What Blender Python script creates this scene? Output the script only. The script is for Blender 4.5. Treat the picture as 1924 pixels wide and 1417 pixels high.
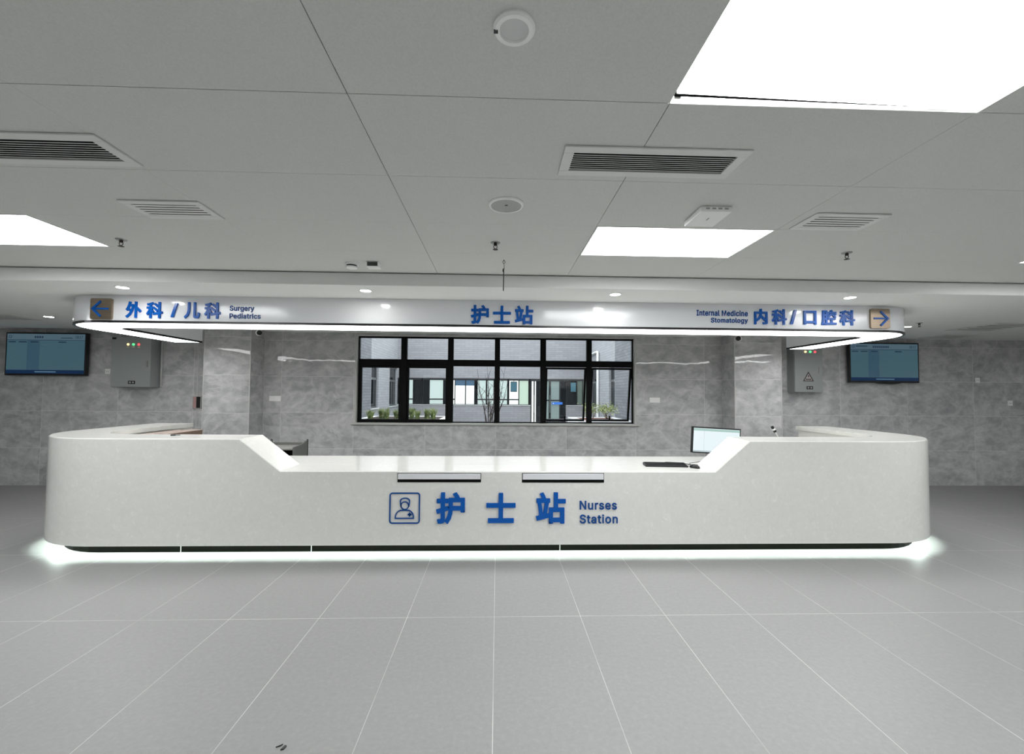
import bpy, bmesh, math, random
from mathutils import Vector, Matrix

random.seed(7)
S = bpy.context.scene
COL = S.collection
for _o in list(bpy.data.objects):
    bpy.data.objects.remove(_o)

# ------------------------------------------------------------------ camera, world, exposure
FPX, YAW, PITCH, ROLL, EYE = 811.9, .0332, .0364, .0075, 1.5535
cy, sy, cp, sp, cr, sr = math.cos(YAW), math.sin(YAW), math.cos(PITCH), math.sin(PITCH), math.cos(ROLL), math.sin(ROLL)
fwd = Vector((sy * cp, cy * cp, sp))
rgt = Vector((cy, -sy, 0))
upv = rgt.cross(fwd)
r2 = rgt * cr + upv * sr
u2 = -rgt * sr + upv * cr
cam_d = bpy.data.cameras.new('camera')
cam_d.sensor_width = 36.0
cam_d.lens = 36.0 * FPX / 1924
cam_d.clip_start = .05
cam_d.clip_end = 200
cam = bpy.data.objects.new('camera', cam_d)
COL.objects.link(cam)
cam.matrix_world = Matrix(((r2.x, u2.x, -fwd.x, 0), (r2.y, u2.y, -fwd.y, 0), (r2.z, u2.z, -fwd.z, EYE), (0, 0, 0, 1)))
S.camera = cam

PANEL_W = 11.5        # radiance of the ceiling light panels
STRIP_W = 6.3        # canopy light strip
LED_W = 45.0         # LED line under the counter
DOWN_W = 115.0        # downlights
SKY_W = 3.0

w = bpy.data.worlds.new('world')
S.world = w
w.use_nodes = True
bg = w.node_tree.nodes['Background']
bg.inputs['Color'].default_value = (.88, .94, 1.0, 1)
bg.inputs['Strength'].default_value = SKY_W
S.view_settings.view_transform = 'Standard'
S.view_settings.look = 'None'
S.view_settings.exposure = 0.2
S.view_settings.gamma = 1.0
S.view_settings.use_curve_mapping = False


# ------------------------------------------------------------------ materials
def lin(c):
    return tuple((x / 255 / 12.92) if x / 255 <= .04045 else ((x / 255 + .055) / 1.055) ** 2.4 for x in c)


MATS = {}


def mat(name, col, rough=.5, metal=0.0, emit=None, estr=0.0, spec=.5, coat=0.0):
    """col: sRGB 0-255 triple"""
    if name in MATS:
        return MATS[name]
    m = bpy.data.materials.new(name)
    m.use_nodes = True
    b = m.node_tree.nodes['Principled BSDF']
    b.inputs['Base Color'].default_value = (*lin(col), 1)
    b.inputs['Roughness'].default_value = rough
    b.inputs['Metallic'].default_value = metal
    b.inputs['Specular IOR Level'].default_value = spec
    b.inputs['Coat Weight'].default_value = coat
    if emit:
        b.inputs['Emission Color'].default_value = (*lin(emit), 1)
        b.inputs['Emission Strength'].default_value = estr
    MATS[name] = m
    return m


class NT:
    """small helper for node building"""
    def __init__(self, m):
        self.t = m.node_tree
        self.b = self.t.nodes['Principled BSDF']
        g = self.t.nodes.new('ShaderNodeNewGeometry')
        self.pos = g.outputs['Position']
        s = self.t.nodes.new('ShaderNodeSeparateXYZ')
        self.t.links.new(self.pos, s.inputs[0])
        self.x, self.y, self.z = s.outputs

    def link(self, a, b):
        if hasattr(a, 'links') or hasattr(a, 'node'):
            self.t.links.new(a, b)
        else:
            b.default_value = a

    def math(self, op, a, b=0.0, c=0.0):
        n = self.t.nodes.new('ShaderNodeMath')
        n.operation = op
        for i, v in enumerate((a, b, c)):
            self.link(v, n.inputs[i])
        return n.outputs[0]

    def noise(self, scale, detail=4, rough=.55, dist=0.0, vec=None):
        n = self.t.nodes.new('ShaderNodeTexNoise')
        n.inputs['Scale'].default_value = scale
        n.inputs['Detail'].default_value = detail
        n.inputs['Roughness'].default_value = rough
        n.inputs['Distortion'].default_value = dist
        self.t.links.new(vec or self.pos, n.inputs['Vector'])
        return n.outputs['Fac']

    def scaled(self, sx, sy_, sz, rot=(0, 0, 0)):
        n = self.t.nodes.new('ShaderNodeMapping')
        n.inputs['Scale'].default_value = (sx, sy_, sz)
        n.inputs['Rotation'].default_value = rot
        self.t.links.new(self.pos, n.inputs['Vector'])
        return n.outputs[0]

    def ramp(self, f, stops):
        n = self.t.nodes.new('ShaderNodeValToRGB')
        e = n.color_ramp.elements
        while len(e) < len(stops):
            e.new(.5)
        for i, (p, c) in enumerate(stops):
            e[i].position = p
            e[i].color = (*lin(c), 1) if len(c) == 3 else c
        self.t.links.new(f, n.inputs[0])
        return n.outputs[0]

    def mix(self, f, a, b, mode='MIX'):
        n = self.t.nodes.new('ShaderNodeMix')
        n.data_type = 'RGBA'
        n.blend_type = mode
        self.link(f, n.inputs[0])
        for v, i in ((a, 6), (b, 7)):
            if isinstance(v, tuple):
                n.inputs[i].default_value = (*lin(v), 1)
            else:
                self.t.links.new(v, n.inputs[i])
        return n.outputs[2]

    def seam(self, c, off, pitch, half):
        """1 on a joint line, 0 elsewhere"""
        a = self.math('MODULO', self.math('ADD', self.math('SUBTRACT', c, off), 100 * pitch), pitch)
        d = self.math('MINIMUM', a, self.math('SUBTRACT', pitch, a))
        return self.math('LESS_THAN', d, half)

    def cell(self, c, off, pitch):
        return self.math('FLOOR', self.math('DIVIDE', self.math('SUBTRACT', c, off), pitch))

    def bump(self, h, strength, dist=.01):
        n = self.t.nodes.new('ShaderNodeBump')
        n.inputs['Strength'].default_value = strength
        n.inputs['Distance'].default_value = dist
        self.t.links.new(h, n.inputs['Height'])
        self.t.links.new(n.outputs[0], self.b.inputs['Normal'])


def marble(name, xoff, xpitch, axis='x'):
    m = mat(name, (165, 165, 165), .03, spec=.55)
    n = NT(m)
    ax = n.x if axis == 'x' else n.y
    v = n.scaled(.95, 1.0, 1.35, (0, -.65, 0))
    # every slab gets its own vein pattern
    cid = n.math('ADD', n.math('MULTIPLY', n.cell(ax, xoff, xpitch), 3.7), n.math('MULTIPLY', n.cell(n.z, 0, .6), 5.3))
    ad = n.t.nodes.new('ShaderNodeVectorMath')
    ad.operation = 'ADD'
    cb = n.t.nodes.new('ShaderNodeCombineXYZ')
    n.link(cid, cb.inputs[1])
    n.link(v, ad.inputs[0])
    n.link(cb.outputs[0], ad.inputs[1])
    vv = ad.outputs[0]
    big = n.noise(2.0, 9, .60, .35, vv)
    fine = n.noise(6.5, 8, .62, .25, vv)
    base = n.ramp(big, [(.32, (158, 158, 159)), (.50, (183, 183, 184)), (.70, (207, 207, 207))])
    c = n.mix(.5, base, n.ramp(fine, [(.36, (152, 152, 153)), (.52, (183, 183, 184)), (.70, (218, 218, 217))]))
    vein = n.noise(1.7, 6, .6, .6, vv)
    ve = n.math('SUBTRACT', 1.0, n.math('MULTIPLY', n.math('ABSOLUTE', n.math('SUBTRACT', vein, .5)), 22))
    ve = n.math('MAXIMUM', ve, 0.0)
    c = n.mix(n.math('MULTIPLY', ve, .28), c, (226, 226, 225))
    s = n.math('MAXIMUM', n.seam(ax, xoff, xpitch, .0028), n.seam(n.z, .0, .6, .0028))
    c = n.mix(n.math('MULTIPLY', s, .6), c, (232, 232, 230))
    n.link(c, n.b.inputs['Base Color'])
    wob = n.noise(3.0, 2, .5, 0, None)
    n.bump(wob, .035, .05)
    return m


def floor_mat():
    m = mat('floor_tile', (140, 140, 138), .42, spec=.28)
    n = NT(m)
    f = n.noise(38, 5, .65, .2)
    g = n.noise(1.6, 3, .5)
    c = n.ramp(f, [(.3, (146, 146, 146)), (.55, (152, 152, 151)), (.75, (159, 159, 158))])
    c = n.mix(n.math('MULTIPLY', g, .20), c, (140, 140, 140))
    sx = n.seam(n.x, -.009, .6, .0016)
    sy_ = n.seam(n.y, 3.056, 1.2, .0018)
    s = n.math('MAXIMUM', sx, sy_)
    brk = n.ramp(n.noise(.9, 3, .6), [(.36, (0, 0, 0, 1)), (.56, (1, 1, 1, 1))])
    c = n.mix(n.math('MULTIPLY', s, n.math('ADD', n.math('MULTIPLY', brk, .6), .25)), c, (222, 222, 219))
    n.link(c, n.b.inputs['Base Color'])
    n.link(n.math('ADD', n.math('MULTIPLY', f, .12), .36), n.b.inputs['Roughness'])
    return m


def quartz():
    m = mat('white_quartz', (222, 223, 218), .14, spec=.5)
    n = NT(m)
    f = n.noise(16, 7, .7, 1.0)
    spk = n.noise(55, 3, .6)
    c = n.ramp(f, [(.35, (222, 222, 217)), (.60, (227, 227, 222)), (.72, (238, 238, 235))])
    c = n.mix(n.math('MULTIPLY', n.math('GREATER_THAN', spk, .69), .5), c, (252, 252, 251))
    n.link(c, n.b.inputs['Base Color'])
    return m


def ceiling_mat():
    m = mat('ceiling_tile', (226, 227, 223), .75, spec=.2)
    n = NT(m)
    f = n.noise(140, 3, .6)
    c = n.ramp(f, [(.3, (204, 205, 201)), (.7, (213, 214, 210))])
    n.link(c, n.b.inputs['Base Color'])
    return m


def brick(name, c1, c2, mortar, axis):
    m = mat(name, c1, .8, spec=.2)
    n = NT(m)
    cb = n.t.nodes.new('ShaderNodeCombineXYZ')
    n.link(n.x if axis == 'x' else n.y, cb.inputs[0])
    n.link(n.z, cb.inputs[1])
    t = n.t.nodes.new('ShaderNodeTexBrick')
    t.inputs['Scale'].default_value = 1.0
    t.inputs['Brick Width'].default_value = .42
    t.inputs['Row Height'].default_value = .11
    t.inputs['Mortar Size'].default_value = .007
    t.inputs['Color1'].default_value = (*lin(c1), 1)
    t.inputs['Color2'].default_value = (*lin(c2), 1)
    t.inputs['Mortar'].default_value = (*lin(mortar), 1)
    n.link(cb.outputs[0], t.inputs['Vector'])
    n.link(t.outputs['Color'], n.b.inputs['Base Color'])
    return m


def glass_mat():
    m = bpy.data.materials.new('window_glass')
    m.use_nodes = True
    t = m.node_tree
    t.nodes.clear()
    o = t.nodes.new('ShaderNodeOutputMaterial')
    mx = t.nodes.new('ShaderNodeMixShader')
    tr = t.nodes.new('ShaderNodeBsdfTransparent')
    gl = t.nodes.new('ShaderNodeBsdfGlossy')
    gl.inputs['Roughness'].default_value = .0
    tr.inputs['Color'].default_value = (.95, .97, .96, 1)
    fr = t.nodes.new('ShaderNodeFresnel')
    fr.inputs['IOR'].default_value = 1.35
    t.links.new(fr.outputs[0], mx.inputs[0])
    t.links.new(tr.outputs[0], mx.inputs[1])
    t.links.new(gl.outputs[0], mx.inputs[2])
    t.links.new(mx.outputs[0], o.inputs[0])
    return m


def brushed(name, col):
    m = mat(name, col, .32, 1.0)
    n = NT(m)
    f = n.noise(60, 3, .6, 0, n.scaled(.08, 1, 3))
    c = n.ramp(f, [(.3, tuple(int(x * .86) for x in col)), (.7, col)])
    n.link(c, n.b.inputs['Base Color'])
    n.link(n.math('ADD', n.math('MULTIPLY', f, .2), .24), n.b.inputs['Roughness'])
    return m


def leafy(name, a, b):
    m = mat(name, a, .6, spec=.3)
    n = NT(m)
    c = n.ramp(n.noise(9, 2, .5), [(.35, a), (.65, b)])
    n.link(c, n.b.inputs['Base Color'])
    return m


M_FLOOR = floor_mat()
M_QUARTZ = quartz()
M_CEIL = ceiling_mat()
M_CEILLOW = mat('ceiling_plaster', (230, 231, 228), .7, spec=.2)
M_MARB_C = marble('marble_centre', -.02, 1.19)
M_MARB_L = marble('marble_left_bay', -6.219, 1.2)
M_MARB_R = marble('marble_right_bay', 5.945, 1.2)
M_MARB_P = marble('marble_pier', -4.59, 1.2)
M_MARB_Q = marble('marble_other_pier', 3.85, 1.2)
M_VENT = mat('vent_enamel', (218, 219, 216), .55)
M_WHITE = mat('white_paint', (228, 228, 226), .6)
M_WHITEPL = mat('white_plastic', (243, 243, 241), .35)
M_DIMPL = mat('grey_plastic', (168, 168, 166), .5)
M_DARK = mat('dark_void', (14, 14, 14), .8, spec=.1)
M_BLACK = mat('black_plastic', (16, 16, 18), .35)
M_BLACKFR = mat('black_window_frame', (7, 7, 8), .5, spec=.12)
M_STONETRIM = mat('pale_stone_trim', (188, 188, 185), .4)
M_EDGE = mat('pale_corner_strip', (190, 190, 188), .35)
M_FASCIA = mat('gloss_white_panel', (226, 228, 231), .13, spec=.5)
M_TRIM = mat('black_gloss_trim', (14, 14, 16), .25)
M_KICK = mat('black_kick', (12, 13, 10), .5, spec=.04)
M_BLUE = mat('blue_acrylic', (0, 86, 174), .25, spec=.3)
M_NAVY = mat('deep_blue_acrylic', (10, 72, 142), .35, spec=.3)
M_BRONZE = brushed('brushed_bronze', (166, 150, 132))
M_STEEL = brushed('brushed_steel', (170, 170, 168))
M_PANEL = mat('light_panel', (255, 255, 255), .5, emit=(252, 254, 255), estr=PANEL_W)
M_STRIP = mat('canopy_light', (255, 255, 255), .5, emit=(255, 255, 255), estr=STRIP_W)
M_LED = mat('led_line', (255, 255, 255), .5, emit=(236, 255, 245), estr=LED_W)
M_DOWN = mat('downlight_lens', (255, 255, 255), .5, emit=(255, 254, 250), estr=DOWN_W)
M_BOXGREY = mat('grey_powder_coat', (148, 153, 152), .45)
M_GLASS = glass_mat()


# ------------------------------------------------------------------ mesh builder
class MB:
    def __init__(self):
        self.v, self.f, self.fm = [], [], []
        self.cur = 0

    def add(self, vs, fs):
        o = len(self.v)
        self.v += [tuple(p) for p in vs]
        self.f += [tuple(i + o for i in q) for q in fs]
        self.fm += [self.cur] * len(fs)
        return self

    def box(self, x0, x1, y0, y1, z0, z1):
        x0, x1 = sorted((x0, x1)); y0, y1 = sorted((y0, y1)); z0, z1 = sorted((z0, z1))
        return self.add([(x0, y0, z0), (x1, y0, z0), (x1, y1, z0), (x0, y1, z0), (x0, y0, z1), (x1, y0, z1), (x1, y1, z1), (x0, y1, z1)],
                        [(0, 3, 2, 1), (4, 5, 6, 7), (0, 1, 5, 4), (1, 2, 6, 5), (2, 3, 7, 6), (3, 0, 4, 7)])

    def quad(self, a, b, c, d):
        return self.add([a, b, c, d], [(0, 1, 2, 3)])

    def prism_xz(self, pts, y0, y1):
        """polygon in x,z (seen from -y counter-clockwise) between y0 (front) and y1"""
        n = len(pts)
        vs = [(x, y0, z) for x, z in pts] + [(x, y1, z) for x, z in pts]
        fs = [tuple(range(n)), tuple(reversed(range(n, 2 * n)))] + [(i, i + n, (i + 1) % n + n, (i + 1) % n) for i in range(n)]
        return self.add(vs, fs)

    def prism_yz(self, pts, x0, x1):
        n = len(pts)
        vs = [(x1, y, z) for y, z in pts] + [(x0, y, z) for y, z in pts]
        fs = [tuple(range(n)), tuple(reversed(range(n, 2 * n)))] + [(i, i + n, (i + 1) % n + n, (i + 1) % n) for i in range(n)]
        return self.add(vs, fs)

    def lathe(self, c, prof, n=24, axis='z'):
        """prof: (radius, height) pairs"""
        cx, cy_, cz = c
        vs, fs = [], []
        for r, h in prof:
            for i in range(n):
                a = 2 * math.pi * i / n
                p = (r * math.cos(a), r * math.sin(a), h)
                if axis == 'y':
                    p = (p[0], h, p[1])
                vs.append((cx + p[0], cy_ + p[1], cz + p[2]))
        k = len(prof)
        for j in range(k - 1):
            for i in range(n):
                fs.append((j * n + i, j * n + (i + 1) % n, (j + 1) * n + (i + 1) % n, (j + 1) * n + i))
        fs.append(tuple(range(n)))
        fs.append(tuple(range((k - 1) * n, k * n)))
        return self.add(vs, fs)

    def tube(self, pts, r, n=8):
        pts = [Vector(p) for p in pts]
        rs = r if isinstance(r, (list, tuple)) else [r] * len(pts)
        vs, fs = [], []
        prev = None
        for i, p in enumerate(pts):
            d = (pts[min(i + 1, len(pts) - 1)] - pts[max(i - 1, 0)]).normalized()
            a = prev if prev is not None else (Vector((0, 0, 1)) if abs(d.z) < .9 else Vector((1, 0, 0)))
            s = (a - d * a.dot(d)).normalized()
            prev = s
            t = d.cross(s)
            for k in range(n):
                q = 2 * math.pi * k / n
                vs.append(p + (s * math.cos(q) + t * math.sin(q)) * rs[i])
        for i in range(len(pts) - 1):
            for k in range(n):
                fs.append((i * n + k, i * n + (k + 1) % n, (i + 1) * n + (k + 1) % n, (i + 1) * n + k))
        fs.append(tuple(reversed(range(n))))
        fs.append(tuple(range((len(pts) - 1) * n, len(pts) * n)))
        return self.add(vs, fs)

    def build(self, name, m, parent=None, bevel=0.0, smooth=False, origin=None, seg=2):
        me = bpy.data.meshes.new(name)
        off = Vector((0, 0, 0))
        if parent is not None:
            q = parent
            while q is not None:
                off += q.location
                q = q.parent
        elif origin is not None:
            off = Vector(origin)
        me.from_pydata([tuple(Vector(p) - off) for p in self.v], [], self.f)
        ms = m if isinstance(m, (list, tuple)) else [m]
        for x in ms:
            me.materials.append(x)
        if len(ms) > 1:
            me.polygons.foreach_set('material_index', self.fm)
        bm = bmesh.new()
        bm.from_mesh(me)
        bmesh.ops.recalc_face_normals(bm, faces=bm.faces)
        bm.to_mesh(me)
        bm.free()
        if smooth:
            me.polygons.foreach_set('use_smooth', [True] * len(me.polygons))
            me.set_sharp_from_angle(angle=math.radians(28))
        me.update()
        o = bpy.data.objects.new(name, me)
        COL.objects.link(o)
        if parent is not None:
            o.parent = parent
        else:
            o.location = off
        if bevel:
            b = o.modifiers.new('bevel', 'BEVEL')
            b.width = bevel
            b.segments = seg
            b.limit_method = 'ANGLE'
            b.angle_limit = math.radians(50)
            b.harden_normals = False
        return o


def tag(o, label, cat, group=None):
    o['label'] = label
    o['category'] = cat
    if group:
        o['group'] = group
    return o


def thing(name, loc, label, cat, group=None):
    o = bpy.data.objects.new(name, None)
    o.empty_display_size = .05
    COL.objects.link(o)
    o.location = loc
    return tag(o, label, cat, group)


def struct(o):
    o['kind'] = 'structure'
    return o


def sroot(name, loc):
    o = bpy.data.objects.new(name, None)
    COL.objects.link(o)
    o.location = loc
    o['kind'] = 'structure'
    return o


def copy_tree(o, parent=None):
    c = o.copy()
    COL.objects.link(c)
    if parent is not None:
        c.parent = parent
    for ch in [x for x in COL.objects if x.parent == o]:
        copy_tree(ch, c)
    return c


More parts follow.
